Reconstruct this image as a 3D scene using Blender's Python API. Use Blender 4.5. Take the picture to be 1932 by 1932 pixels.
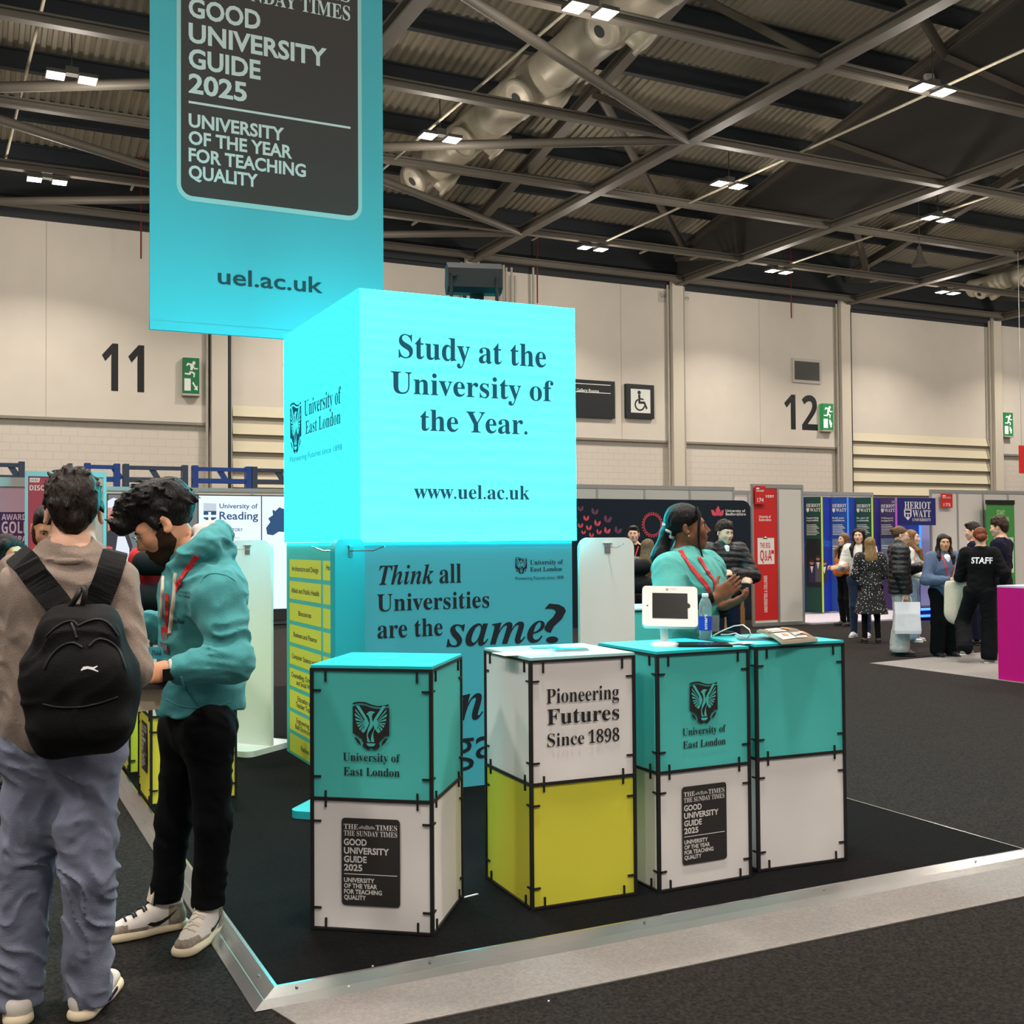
import bpy, math, random
import numpy as np
from mathutils import Vector, Matrix, Euler
sc = bpy.context.scene
COL = sc.collection
for o in list(bpy.data.objects):
    bpy.data.objects.remove(o)
PI = math.pi
# ---------------------------------------------------------------- camera
FPX, YAW, PITCH, ROLL, EYE = 2122.4, math.radians(26.136), math.radians(1.416), math.radians(-.413), 1.525
cF = Vector((math.sin(YAW)*math.cos(PITCH), math.cos(YAW)*math.cos(PITCH), math.sin(PITCH)))
_r = Vector((math.cos(YAW), -math.sin(YAW), 0)); _u = _r.cross(cF)
cR = _r*math.cos(ROLL) + _u*math.sin(ROLL); cU = -_r*math.sin(ROLL) + _u*math.cos(ROLL)
cam = bpy.data.cameras.new('camera'); cam_o = bpy.data.objects.new('camera', cam); COL.objects.link(cam_o)
cam.sensor_fit = 'HORIZONTAL'; cam.sensor_width = 36; cam.lens = 36*FPX/1932; cam.clip_end = 300
_m = Matrix((cR, cU, -cF)).transposed().to_4x4(); _m.translation = (0, 0, EYE); cam_o.matrix_world = _m
sc.camera = cam_o
CAM = Vector((0, 0, EYE))
# ---------------------------------------------------------------- world, exposure
wd = bpy.data.worlds.new('world'); sc.world = wd; wd.use_nodes = True
wd.node_tree.nodes['Background'].inputs[0].default_value = (1.0, .93, .84, 1)
wd.node_tree.nodes['Background'].inputs[1].default_value = .26
sc.view_settings.view_transform = 'Standard'; sc.view_settings.look = 'None'
sc.view_settings.exposure = .1; sc.view_settings.gamma = 1; sc.view_settings.use_curve_mapping = False
LAMP_W, LAMP_SPREAD, LAMP_COL = 330, math.radians(125), (1, .9, .8)
ROOF_FILL_W = 170
LED_K = 17.
# ---------------------------------------------------------------- helpers
def ray(u, v):
    return cF + cR*((u-966)/FPX) - cU*((v-966)/FPX)
def atz(u, v, z):
    d = ray(u, v); return CAM + d*((z-EYE)/d.z)
def aty(u, v, y):
    d = ray(u, v); return CAM + d*(y/d.y)
def atd(u, v, dep):
    return CAM + ray(u, v)*dep
def lin(c):
    c = c/255.
    return c/12.92 if c <= .04045 else ((c+.055)/1.055)**2.4
MATS = {}
def M(name, rgb=(128, 128, 128), rough=.55, metal=0., var=0., vs=8., bump=0., bs=120., emit=0., spec=.5, trans=0., sheen=0., ior=1.45, stretch=None):
    if name in MATS: return MATS[name]
    m = bpy.data.materials.new(name); m.use_nodes = True; nt = m.node_tree; N = nt.nodes; L = nt.links
    b = N['Principled BSDF']; c = tuple(lin(x) for x in rgb) + (1,)
    b.inputs['Base Color'].default_value = c; b.inputs['Roughness'].default_value = rough; b.inputs['Metallic'].default_value = metal
    b.inputs['Specular IOR Level'].default_value = spec; b.inputs['Transmission Weight'].default_value = trans; b.inputs['IOR'].default_value = ior
    if sheen: b.inputs['Sheen Weight'].default_value = sheen
    if emit:
        b.inputs['Emission Color'].default_value = c; b.inputs['Emission Strength'].default_value = emit
        b.inputs['Base Color'].default_value = (.02, .02, .02, 1)
    if var or bump:
        tc = N.new('ShaderNodeTexCoord'); vec = tc.outputs['Object']
        if stretch:
            mp = N.new('ShaderNodeMapping'); mp.inputs['Scale'].default_value = stretch; L.new(vec, mp.inputs['Vector']); vec = mp.outputs['Vector']
    if var:
        n = N.new('ShaderNodeTexNoise'); n.inputs['Scale'].default_value = vs; n.inputs['Detail'].default_value = 4; L.new(vec, n.inputs['Vector'])
        mr = N.new('ShaderNodeMapRange'); mr.inputs['From Min'].default_value = .25; mr.inputs['From Max'].default_value = .75
        mr.inputs['To Min'].default_value = 1-var; mr.inputs['To Max'].default_value = 1+var; L.new(n.outputs['Fac'], mr.inputs['Value'])
        hs = N.new('ShaderNodeHueSaturation'); hs.inputs['Color'].default_value = c; L.new(mr.outputs['Result'], hs.inputs['Value'])
        L.new(hs.outputs['Color'], b.inputs['Base Color'])
    if bump:
        n2 = N.new('ShaderNodeTexNoise'); n2.inputs['Scale'].default_value = bs; n2.inputs['Detail'].default_value = 3; L.new(vec, n2.inputs['Vector'])
        bp = N.new('ShaderNodeBump'); bp.inputs['Strength'].default_value = bump; bp.inputs['Distance'].default_value = .02
        L.new(n2.outputs['Fac'], bp.inputs['Height']); L.new(bp.outputs['Normal'], b.inputs['Normal'])
    MATS[name] = m
    return m

class MB:
    """collects geometry in world coordinates; build() links it as ONE mesh object"""
    def __init__(s): s.v = []; s.f = []; s.m = []; s.s = []
    def add(s, vs, fs, mi=0, sm=False):
        o = len(s.v); s.v += [tuple(v) for v in vs]
        for f in fs: s.f.append(tuple(o+i for i in f)); s.m.append(mi); s.s.append(sm)
        return s
    def obox(s, c, a, b, d, mi=0):
        c, a, b, d = Vector(c), Vector(a), Vector(b), Vector(d)
        if a.cross(b).dot(d) < 0: a = -a
        P = [c+a*i+b*j+d*k for k in (-1, 1) for j in (-1, 1) for i in (-1, 1)]
        return s.add(P, [(0, 2, 3, 1), (4, 5, 7, 6), (0, 1, 5, 4), (2, 6, 7, 3), (0, 4, 6, 2), (1, 3, 7, 5)], mi)
    def box(s, x0, x1, y0, y1, z0, z1, mi=0):
        return s.obox(((x0+x1)/2, (y0+y1)/2, (z0+z1)/2), ((x1-x0)/2, 0, 0), (0, (y1-y0)/2, 0), (0, 0, (z1-z0)/2), mi)
    def beam(s, a, b, w, h, mi=0, up=(0, 0, 1)):
        a, b = Vector(a), Vector(b); d = (b-a); L = d.length; d /= L
        sd = d.cross(Vector(up)).normalized(); u = sd.cross(d)
        return s.obox((a+b)/2, sd*w/2, d*L/2, u*h/2, mi)
    def ibeam(s, a, b, w, h, t=.03, mi=0):
        a, b = Vector(a), Vector(b); z = Vector((0, 0, 1)); d = (b-a).normalized(); u = d.cross(z).normalized().cross(d)
        s.beam(a+u*(h/2-t/2), b+u*(h/2-t/2), w, t, mi); s.beam(a-u*(h/2-t/2), b-u*(h/2-t/2), w, t, mi); s.beam(a, b, t, h-2*t, mi)
        return s
    def tube(s, pts, r, n=8, mi=0, closed=False, caps=True, sm=True):
        pts = [Vector(p) for p in pts]; k = len(pts); rs = r if isinstance(r, (list, tuple)) else [r]*k
        V = []; ref = None
        for i, p in enumerate(pts):
            if closed: t = pts[(i+1) % k]-pts[i-1]
            else: t = pts[min(i+1, k-1)]-pts[max(i-1, 0)]
            t.normalize()
            if ref is None:
                ref = Vector((0, 0, 1)) if abs(t.z) < .9 else Vector((1, 0, 0))
            a = t.cross(ref).normalized(); ref = a.cross(t)
            V += [p + (a*math.cos(2*PI*j/n) + ref*math.sin(2*PI*j/n))*rs[i] for j in range(n)]
        F = []
        for i in range(k if closed else k-1):
            i2 = (i+1) % k
            for j in range(n):
                j2 = (j+1) % n; F.append((i*n+j, i*n+j2, i2*n+j2, i2*n+j))
        s.add(V, F, mi, sm)
        if caps and not closed:
            s.add(V[:n], [tuple(range(n))[::-1]], mi); s.add(V[-n:], [tuple(range(n))], mi)
        return s
    def ribbon(s, pts, w, t, nrm, mi=0):
        """flat strap along pts; nrm: one normal or a list"""
        pts = [Vector(p) for p in pts]; V = []; k = len(pts)
        for i, p in enumerate(pts):
            d = (pts[min(i+1, k-1)]-pts[max(i-1, 0)]).normalized(); nn = Vector(nrm[i] if isinstance(nrm, list) else nrm).normalized()
            sd = d.cross(nn).normalized()
            V += [p-sd*w/2, p+sd*w/2, p+sd*w/2+nn*t, p-sd*w/2+nn*t]
        F = [(0, 1, 2, 3), tuple(4*(k-1)+j for j in (3, 2, 1, 0))]
        for i in range(k-1):
            for j in range(4): F.append((4*i+j, 4*i+4+j, 4*i+4+(j+1) % 4, 4*i+(j+1) % 4))
        return s.add(V, F, mi, False)
    def lathe(s, c, prof, n=20, mi=0, ax=None, sm=True):
        c = Vector(c); A = Vector(ax or (0, 0, 1)).normalized(); e = A.orthogonal().normalized(); g = A.cross(e); V = []
        for r, z in prof: V += [c+A*z+(e*math.cos(2*PI*j/n)+g*math.sin(2*PI*j/n))*r for j in range(n)]
        F = [(i*n+j, i*n+(j+1) % n, (i+1)*n+(j+1) % n, (i+1)*n+j) for i in range(len(prof)-1) for j in range(n)]
        s.add(V, F, mi, sm); k = len(prof)-1
        if prof[0][0] > 1e-6: s.add(V[:n], [tuple(range(n))[::-1]], mi)
        if prof[k][0] > 1e-6: s.add(V[k*n:], [tuple(range(n))], mi)
        return s
    def prism(s, poly, o, ux, uz, t, mi=0, mi2=None):
        """2-D outline in the frame o, ux, uz, thick t along uz x ux (away from the face normal)"""
        o, ux, uz = Vector(o), Vector(ux), Vector(uz); nb = uz.cross(ux).normalized(); n = len(poly)
        A = [o+ux*p[0]+uz*p[1] for p in poly]; B = [p+nb*t for p in A]
        s.add(A, [tuple(range(n))], mi); s.add(B, [tuple(range(n))[::-1]], mi)
        s.add(A+B, [(i, n+i, n+(i+1) % n, (i+1) % n) for i in range(n)], mi if mi2 is None else mi2)
        return s
    def build(s, name, mats, parent=None, bev=0):
        return mesh_obj(name, s.v, s.f, mats, parent, s.m, s.s, bev)

def mesh_obj(name, v, f, mats, parent=None, mi=None, sm=None, bev=0):
    if not isinstance(mats, (list, tuple)): mats = [mats]
    va = np.asarray(v, dtype=np.float64)
    if parent is not None: org = np.array(parent['_org'])
    else:
        lo, hi = va.min(0), va.max(0); org = np.array([(lo[0]+hi[0])/2, (lo[1]+hi[1])/2, lo[2]])
    me = bpy.data.meshes.new(name); me.from_pydata((va-org).tolist(), [], f if isinstance(f, list) else f.tolist())
    for m in mats: me.materials.append(m)
    if mi is not None: me.polygons.foreach_set('material_index', np.asarray(mi, dtype=np.int32))
    if sm is True: me.polygons.foreach_set('use_smooth', np.ones(len(me.polygons), dtype=bool))
    elif sm is not None: me.polygons.foreach_set('use_smooth', np.asarray(sm, dtype=bool))
    me.update()
    o = bpy.data.objects.new(name, me); COL.objects.link(o)
    if parent is None: o.location = org
    else: o.parent = parent
    o['_org'] = [float(x) for x in org]
    if bev:
        b = o.modifiers.new('bevel', 'BEVEL'); b.width = bev; b.segments = 2; b.limit_method = 'ANGLE'
    return o
def thing(name, label, cat, loc, group=None):
    o = bpy.data.objects.new(name, None); COL.objects.link(o); o.location = loc; o.empty_display_size = .1
    o['_org'] = [float(x) for x in loc]
    return tag(o, label, cat, group)
def tag(o, label, cat, group=None):
    o['label'] = label; o['category'] = cat
    if group: o['group'] = group
    return o
def struct(o):
    o['kind'] = 'structure'; return o
def dup(root, loc, label=None):
    r = root.copy(); COL.objects.link(r); r.location = loc
    if label: r['label'] = label
    for ch in list(root.children):
        c = ch.copy(); COL.objects.link(c); c.parent = r
        for g in list(ch.children):
            d = g.copy(); COL.objects.link(d); d.parent = c
    return r
# ---------------------------------------------------------------- lettering
def _sty(s, up, lo, dg):
    o = ''
    for c in s:
        if 'A' <= c <= 'Z': o += chr(up+ord(c)-65)
        elif 'a' <= c <= 'z': o += chr(lo+ord(c)-97)
        elif '0' <= c <= '9' and dg: o += chr(dg+ord(c)-48)
        else: o += c
    return o
STY = {'serif': (0x1D400, 0x1D41A, 0x1D7CE, 0), 'ital': (0x1D468, 0x1D482, None, 0), 'sansb': (0x1D5D4, 0x1D5EE, 0x1D7EC, 0), 'thin': (0x1D400, 0x1D41A, 0x1D7CE, -.0035), 'serifb': (0x1D400, 0x1D41A, 0x1D7CE, .013)}
_tc = {}
def text2d(body, style):
    """verts (left at x=0, baseline y=0, cap height 1) and faces of a line of lettering"""
    k = (body, style)
    if k in _tc: return _tc[k]
    def mk(b):
        c = bpy.data.curves.new('lettering', 'FONT'); off = 0
        if style in STY: u, l, d, off = STY[style]; b = _sty(b, u, l, d)
        elif style == 'heavy': off = .028
        elif style == 'bold': off = .014
        c.body = b; c.offset = off; c.resolution_u = 3; c.size = 1; c.fill_mode = 'FRONT'
        ob = bpy.data.objects.new('lettering', c); me = bpy.data.meshes.new_from_object(ob)
        v = np.array([x.co[:2] for x in me.vertices]); f = [tuple(p.vertices) for p in me.polygons]
        bpy.data.objects.remove(ob); bpy.data.meshes.remove(me); bpy.data.curves.remove(c)
        return v, f
    v, f = mk(body); h, _ = mk('H'); cap = h[:, 1].max()-max(h[:, 1].min(), -.02)
    v = v/cap; v[:, 0] -= v[:, 0].min(); v[:, 1] -= max(h[:, 1].min(), 0)/cap
    _tc[k] = (v, f); return v, f
class Face:
    """a flat face with origin o, right ux, up uz (unit); normal ux x uz looks at the viewer"""
    def __init__(s, o, ux, uz=(0, 0, 1)):
        s.o, s.x, s.z = Vector(o), Vector(ux).normalized(), Vector(uz).normalized(); s.n = s.x.cross(s.z); s.mb = MB()
    def pt(s, u, v):
        d = ray(u, v); t = (s.o-CAM).dot(s.n)/d.dot(s.n); p = CAM+d*t-s.o; return (p.dot(s.x), p.dot(s.z))
    def poly(s, P, mi=0, lay=0):
        s.mb.add([s.o+s.x*a+s.z*b+s.n*(.0015+.0007*lay) for a, b in P], [tuple(range(len(P)))], mi); return s
    def rect(s, x0, x1, z0, z1, mi=0, lay=0, r=0):
        if r: return s.poly(rrect(x0, x1, z0, z1, r), mi, lay)
        return s.poly([(x0, z0), (x1, z0), (x1, z1), (x0, z1)], mi, lay)
    def text(s, body, style, x0, x1, z, cap, mi=0, lay=1, rot=0):
        v, f = text2d(body, style); w = v[:, 0].max()
        sx = (x1-x0)/w if x1 is not None else cap
        cr, sr = math.cos(rot), math.sin(rot)
        s.mb.add([s.o+s.x*(x0+a*sx*cr-b*cap*sr)+s.z*(z+a*sx*sr+b*cap*cr)+s.n*(.0015+.0007*lay) for a, b in v], f, mi); return s
    def tpx(s, body, style, pl, pr, capv, mi=0, lay=1):
        """left and right end of the baseline and the cap top, read off the photograph and put on this plane"""
        a, b = s.pt(*pl), s.pt(*pr); c = s.pt(pl[0], capv)
        return s.text(body, style, a[0], b[0], (a[1]+b[1])/2, c[1]-a[1], mi, lay)
    def build(s, name, mats, parent):
        o = s.mb.build(name, mats, parent); s.mb = MB(); return o
def rrect(x0, x1, z0, z1, r, n=6):
    P = []
    for cx, cz, a0 in ((x1-r, z0+r, -PI/2), (x1-r, z1-r, 0), (x0+r, z1-r, PI/2), (x0+r, z0+r, PI)):
        P += [(cx+r*math.cos(a0+PI/2*i/n), cz+r*math.sin(a0+PI/2*i/n)) for i in range(n+1)]
    return P
def crest(F, cx, cz, w, dark=0, bg=1, lay=1):
    """shield with rising bird: w = width, (cx, cz) = middle of the top"""
    k = w/683.
    def P(pts, mi, l, mir=False): F.poly([(cx+((1508-x if mir else x)-754)*k, cz-(y-300)*k) for x, y in pts][::-1 if not mir else 1], mi, lay+l)
    P([(412, 330), (480, 312), (540, 305), (650, 310), (760, 352), (880, 377), (1000, 365), (1088, 342), (1088, 375), (1000, 396), (880, 402), (760, 382), (650, 345), (540, 336), (412, 358)], dark, 0)
    P([(412, 392), (480, 372), (540, 366), (650, 375), (760, 412), (860, 428), (960, 424), (1095, 405), (1095, 905), (1060, 915), (1050, 900), (985, 925), (985, 955), (940, 960), (920, 1010), (900, 1040), (918, 1090), (890, 1130), (795, 1170), (785, 1130), (722, 1130), (722, 1170), (612, 1125), (600, 1090), (615, 1040), (590, 1010), (588, 965), (540, 960), (520, 905), (470, 910), (440, 880), (412, 880)], dark, 0)
    P([(435, 945), (500, 965), (545, 1020), (558, 1090), (490, 1030)], dark, 0)
    P([(435, 945), (500, 965), (545, 1020), (558, 1090), (490, 1030)], dark, 0, True)
    for mir in (False, True):
        P([(470, 376), (535, 374), (690, 610), (722, 690), (690, 760), (640, 840), (610, 868), (590, 830), (640, 770), (612, 690), (640, 620)], bg, 1, mir)
        for a, b in (((460, 430), (468, 478)), ((455, 512), (458, 562)), ((463, 600), (470, 642)), ((478, 680), (490, 708)), ((500, 728), (515, 764)), ((532, 788), (552, 820)), ((572, 832), (592, 852))):
            q = Vector((655, 670)); av, bv = Vector(a), Vector(b)
            P([a, tuple(av.lerp(q, .86)), tuple(bv.lerp(q, .86)), b], bg, 1, mir)
    P([(668, 527), (720, 480), (765, 468), (842, 488), (798, 512), (775, 560), (782, 620), (802, 690), (790, 750), (715, 850), (695, 910), (715, 970), (748, 1025), (690, 1025), (678, 900), (700, 790), (738, 700), (735, 620), (712, 560), (690, 535)], bg, 2)
    P([(800, 640), (832, 720), (830, 790), (800, 850), (800, 930), (822, 1025), (755, 1020), (757, 950), (780, 870), (818, 790), (815, 710)], bg, 2)
    P([(670, 1047), (840, 1047), (822, 1085), (790, 1102), (715, 1102), (688, 1085)], bg, 2)
def badge(F, x0, z1, w, dark, light, grey, outline=None):
    """ranking badge, top left corner at (x0, z1), w wide"""
    k = w/393.; X = lambda x: x0+x*k; Z = lambda y: z1-y*k
    if outline is not None: F.rect(X(-9), X(402), Z(572), Z(-60), outline, 0, r=34*k)
    F.rect(X(0), X(393), Z(561), Z(-50 if outline is not None else 0), dark, 1, r=24*k)
    for t, st, a, b, y, c in (('THE', 'serif', 16, 112, 72, 33), ('TIMES', 'serif', 232, 375, 72, 33), ('THE SUNDAY TIMES', 'serif', 16, 375, 114, 33), ('GOOD', 'heavy', 16, 170, 174, 42),
            ('UNIVERSITY', 'heavy', 16, 320, 229, 42), ('GUIDE', 'heavy', 16, 170, 284, 42), ('2025', 'heavy', 16, 140, 338, 42), ('UNIVERSITY', 'heavy', 16, 222, 412, 29),
            ('OF THE YEAR', 'heavy', 16, 240, 449, 29), ('FOR TEACHING', 'heavy', 16, 271, 486, 29), ('QUALITY', 'heavy', 16, 164, 523, 29)):
        F.text(t, st, X(a), X(b), Z(y), c*k, light, 2)
    F.rect(X(16), X(375), Z(362), Z(357), light, 2)
    for i, (x, r) in enumerate(((124, 8), (140, 11), (157, 9), (172, 15), (190, 10), (206, 11), (220, 7))):
        F.poly([(X(x+r*1.1*math.cos(2*PI*j/9)), Z(62-r*math.sin(2*PI*j/9)-(i % 2)*5)) for j in range(9)], grey, 2)
# ---------------------------------------------------------------- hall shell
WY, ZT, ZL = 35., 10.95, 5.1
TX = [-9.55, -1.17, 7.2, 15.585, 23.97, 32.26, 40.7, 49.1]
NY = [35, 30.85, 26.4, 21.95, 17.4, 12.95, 8.5, 4.05, -.4]
zroof = lambda y: 12.1+.2*(35-y)
m_carpet = M('aisle carpet', (40, 37, 35), .95, var=.85, vs=85, bump=.6, bs=500, spec=.15)
MB().box(-14, 62, -10, 36, -.1, 0).build('floor', m_carpet)['kind'] = 'structure'
m_plas = M('painted plaster', (214, 206, 193), .8, var=.03, vs=1.2, spec=.2)
m_dark = M('dark wall steel', (38, 42, 46), .6)
m_col = M('column paint', (206, 198, 182), .6, spec=.3)
m_blk = M('painted blockwork', (212, 203, 190), .8, spec=.2)
nt = m_blk.node_tree; b = nt.nodes['Principled BSDF']
tc = nt.nodes.new('ShaderNodeTexCoord'); sx = nt.nodes.new('ShaderNodeSeparateXYZ'); cb = nt.nodes.new('ShaderNodeCombineXYZ'); br = nt.nodes.new('ShaderNodeTexBrick')
nt.links.new(tc.outputs['Object'], sx.inputs[0]); nt.links.new(sx.outputs[0], cb.inputs[0]); nt.links.new(sx.outputs[2], cb.inputs[1]); nt.links.new(cb.outputs[0], br.inputs['Vector'])
br.inputs['Scale'].default_value = 1; br.inputs['Brick Width'].default_value = .45; br.inputs['Row Height'].default_value = .232; br.inputs['Mortar Size'].default_value = .006
br.inputs['Color1'].default_value = br.inputs['Color2'].default_value = b.inputs['Base Color'].default_value; br.inputs['Mortar'].default_value = (.5, .47, .43, 1)
nt.links.new(br.outputs['Color'], b.inputs['Base Color'])
w = MB()
for x0, x1 in ((-14, 6.8), (15.9, 31.75), (41.1, 62)):
    w.box(x0, x1, WY-.1, WY+.3, ZL, ZT+.2, 0); w.box(x0, x1, WY, WY+.3, 0, ZL, 1); w.box(x0, x1, WY-.13, WY-.1, ZL-.02, ZL+.06, 2)
    w.box(x0, x1, WY-.16, WY-.1, ZT-.12, ZT+.55, 3)
for x0, x1 in ((6.8, 15.9), (31.75, 41.1)): w.box(x0, x1, WY+.1, WY+.3, 0, ZT+.4, 0); w.box(x0, x1, WY-.16, WY+.1, ZT-.1, ZT+.55, 3)
w.box(-14, 62, WY-.25, WY+.3, ZT+.5, 16, 3)
m_ledge = M('ledge grey', (140, 132, 120), .6)
struct(w.build('wall_back', [m_plas, m_blk, m_ledge, m_dark]))
w = MB()
for x in (21.6, 27.9, 2.2, -4): w.box(x-.012, x+.012, WY-.104, WY-.1, ZL, ZT, 0)
struct(w.build('trim_1', M('seam grey', (178, 170, 156), .7)))
n = 1
for x in (-1.17, 7.1, 15.6, 23.94, 32.08, 40.75):
    n += 1; c = MB().box(x-.24, x+.24, WY-.35, WY+.1, 0, ZT+.3, 0)
    for dx in (-.36, .36): c.tube([(x+dx, WY-.2, 0), (x+dx, WY-.2, ZT)], .045, 8, 1)
    struct(c.build('trim_%d' % n, [m_col, M('conduit grey', (176, 170, 158), .5)]))
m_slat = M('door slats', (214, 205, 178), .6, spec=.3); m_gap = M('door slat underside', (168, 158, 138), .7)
for k, (x0, x1, zp) in enumerate(((7.45, 15.25, 5.75), (32.42, 40.55, 5.8))):
    d = MB().box(x0, x1, WY-.02, WY+.1, zp, 10.75, 0); d.box(x0-.1, x0, WY-.3, WY+.1, 0, 10.8, 2); d.box(x1, x1+.12, WY-.3, WY+.1, 0, 10.8, 2); d.box(x0, x1, WY-.03, WY+.1, 10.72, 10.95, 2)
    z = zp
    while z > 0:
        d.add([(x0+.1, WY-.02, z), (x1-.1, WY-.02, z), (x1-.1, WY-.1, z-.34), (x0+.1, WY-.1, z-.34)], [(0, 3, 2, 1)], 1)
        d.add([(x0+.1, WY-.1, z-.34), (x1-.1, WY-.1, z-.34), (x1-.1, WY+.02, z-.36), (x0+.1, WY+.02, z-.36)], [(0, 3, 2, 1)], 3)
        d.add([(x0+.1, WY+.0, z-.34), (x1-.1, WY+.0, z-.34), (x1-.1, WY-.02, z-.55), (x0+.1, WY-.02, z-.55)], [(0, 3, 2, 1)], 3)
        z -= .55
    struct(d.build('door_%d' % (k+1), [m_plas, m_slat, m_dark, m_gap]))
# corrugated roof deck
v = []; f = []; x = -14.; P = []
while x < 62: P += [(x, 0), (x+.1, 0), (x+.13, .06), (x+.22, .06)]; x += .25
for y in (36, -10): v += [(a, y, zroof(y)+.72+b) for a, b in P]
n = len(P); f = [(i, i+1, n+i+1, n+i) for i in range(n-1)]
struct(mesh_obj('ceiling', v, f, M('roof deck metal', (158, 150, 132), .45, metal=.25, var=.12, vs=.6)))
# ---------------------------------------------------------------- roof steel
m_st = M('truss steel', (98, 92, 82), .55, metal=.0, var=.06, vs=2); m_pur = M('purlin steel', (40, 46, 50), .5, var=.1, vs=1); m_fill = M('smoke curtain board', (66, 64, 60), .8)
ORD = ['first', 'second', 'third', 'fourth', 'fifth', 'sixth', 'seventh', 'eighth', 'ninth', 'tenth']
for i, x in enumerate(TX[1:-1]):
    t = thing('roof_truss', 'long steel roof truss running away from the back wall, %s counted from the left' % ORD[i], 'truss', (x, 35, ZT), 'roof trusses')
    MB().ibeam((x, 35, ZT+.12), (x, -9, ZT+.12), .3, .26, .05).build('bottom_chord', m_st, t)
    MB().ibeam((x, 35, zroof(35)), (x, -9, zroof(-9)), .3, .3, .05).build('top_chord', m_st, t)
    for k, y in enumerate(NY):
        MB().beam((x, y, ZT+.2), (x, y, zroof(y)-.1), .18, .16).build('vertical', m_st, t)
        MB().beam((x, y, ZT-.06), (x, y, ZT+.34), .34, .5).build('gusset', m_st, t)
        if k+1 < len(NY): MB().beam((x, y, zroof(y)-.12), (x, NY[k+1], ZT+.22), .16, .16).build('diagonal', m_st, t)
    if abs(x-23.97) < .1:
        MB().prism([(-35, ZT+.2), (9, ZT+.2), (9, zroof(-9)), (-35, zroof(35))], (x+.02, 0, 0), (0, -1, 0), (0, 0, 1), .04).build('infill_board', m_fill, t)
y = 34.6; k = 0
while y > 12.3:
    o = MB().ibeam((-14, y, zroof(y)+.44), (62, y, zroof(y)+.44), .2, .52, .04).build('purlin', m_pur)
    tag(o, 'dark steel purlin under the corrugated roof, row %s from the back wall' % ORD[k] if k < 10 else 'dark steel purlin under the roof high over the stand, row number %d' % (k+1), 'beam', 'roof purlins'); y -= 2.225; k += 1
BAY = ['left edge', 'hanging banner', 'silver duct', 'ceiling middle', 'right wall bay', 'far right']
for i in range(1, len(TX)-2):
    for k, y in enumerate([34.2]+NY[1:6]):
        o = MB().ibeam((TX[i]+.16, y, ZT+.12), (TX[i+1]-.16, y, ZT+.12), .2, .2, .04).build('tie_beam', m_st)
        tag(o, 'steel tie between trusses in the bay at the %s, %s from the back wall' % (BAY[i-1], ORD[k]), 'beam', 'ties between the trusses')
for i, a in ((1, 0), (2, 0)):
    for k in range(a, 5):
        A, B_ = (TX[i], TX[i+1])
        yA, yB = (NY[k], NY[k+1]) if k % 2 == 0 else (NY[k+1], NY[k])
        o = MB().tube([(A+.1, yA, ZT+.05), (B_-.1, yB, ZT+.05)], .11, 10).build('brace_pipe', m_st)
        tag(o, 'round steel brace pipe crossing the %s bay, %s from the back wall' % (('banner', 'silver duct')[i-1], ORD[k]), 'pipe', 'brace pipes')
for k, (a, b) in enumerate((((15.7, 26.4, 13.8), (23.8, 33.9, 12.0)), ((15.7, 17.4, 15.4), (23.9, 21.9, 14.6)), ((7.3, 17.4, 15.4), (15.5, 21.95, 14.6)), ((24.1, 26.4, 13.7), (32.1, 33.5, 12.1)))):
    o = MB().tube([a, b], .13, 10).build('roof_strut', m_st)
    tag(o, ('sloping round strut right of the silver duct', 'sloping round strut in front of the dark infill boards', 'sloping round strut above the silver duct', 'sloping round strut behind the dark infill boards')[k], 'strut')
# cable trays
for k, (y, z, x0, x1) in enumerate(((31.0, 11.2, -3, 46),)):
    t = thing('cable_tray', 'long open cable tray hung across the hall near the back wall', 'cable tray', (20, y, z))
    r = MB()
    for j in range(4): r.box(x0, x1, y+j*.22, y+j*.22+.05, z, z+.06)
    r.build('rail', M('tray steel', (150, 142, 122), .4, metal=.4), t)
    for j in range(24):
        xx = x0+1+j*2.05; MB().beam((xx, y-.2, z-.04), (xx, y+.95, z-.04), .05, .06).build('bracket', M('tray steel'), t)
# thin suspension wires and conduits
for k, (a, b) in enumerate((((.2, 14, 11.6), (.6, 31, 11.3)), ((1.9, 12, 12.6), (1.0, 31, 11.3)), ((10.2, 13, 11.4), (9.6, 31, 11.0)), ((19.2, 13, 11.3), (18.5, 30.7, 11.05)), ((26.5, 16, 11.3), (26, 31, 11.1)))):
    o = MB().tube([a, b], .035, 6).build('conduit', M('conduit pale', (190, 182, 160), .5))
    tag(o, 'thin pale conduit carrying the lamps, %s from the left' % ORD[k], 'conduit', 'conduits under the roof')
for k, (u, v0, v1) in enumerate(((266, 425, 488), (1493, 565, 600), (1014, 500, 572))):
    p = aty(u, v1, 34.4)
    o = MB().tube([tuple(p), (p.x, p.y, zroof(p.y)+.7)], .025, 6).build('sprinkler_pipe', M('sprinkler red', (120, 28, 26), .5))
    tag(o, ('thin red drop pipe left of the hanging banner', 'thin red drop pipe above the small wall grille', 'thin red drop pipe right of the loudspeaker')[k], 'pipe')
for k, (u, v0, v1) in enumerate(((950, 500, 572), (955, 505, 565), (965, 505, 570), (972, 520, 568), (1006, 505, 570))):
    p = aty(u, v1, 34.6); q = aty(u, v0, 34.6)
    tag(MB().tube([(p.x, p.y, 5.5), tuple(q)], .04, 6).build('wall_conduit', M('conduit grey')), 'thin grey conduit on the wall behind the loudspeaker, %s from the left' % ORD[k], 'conduit', 'conduits behind the loudspeaker')
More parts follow.
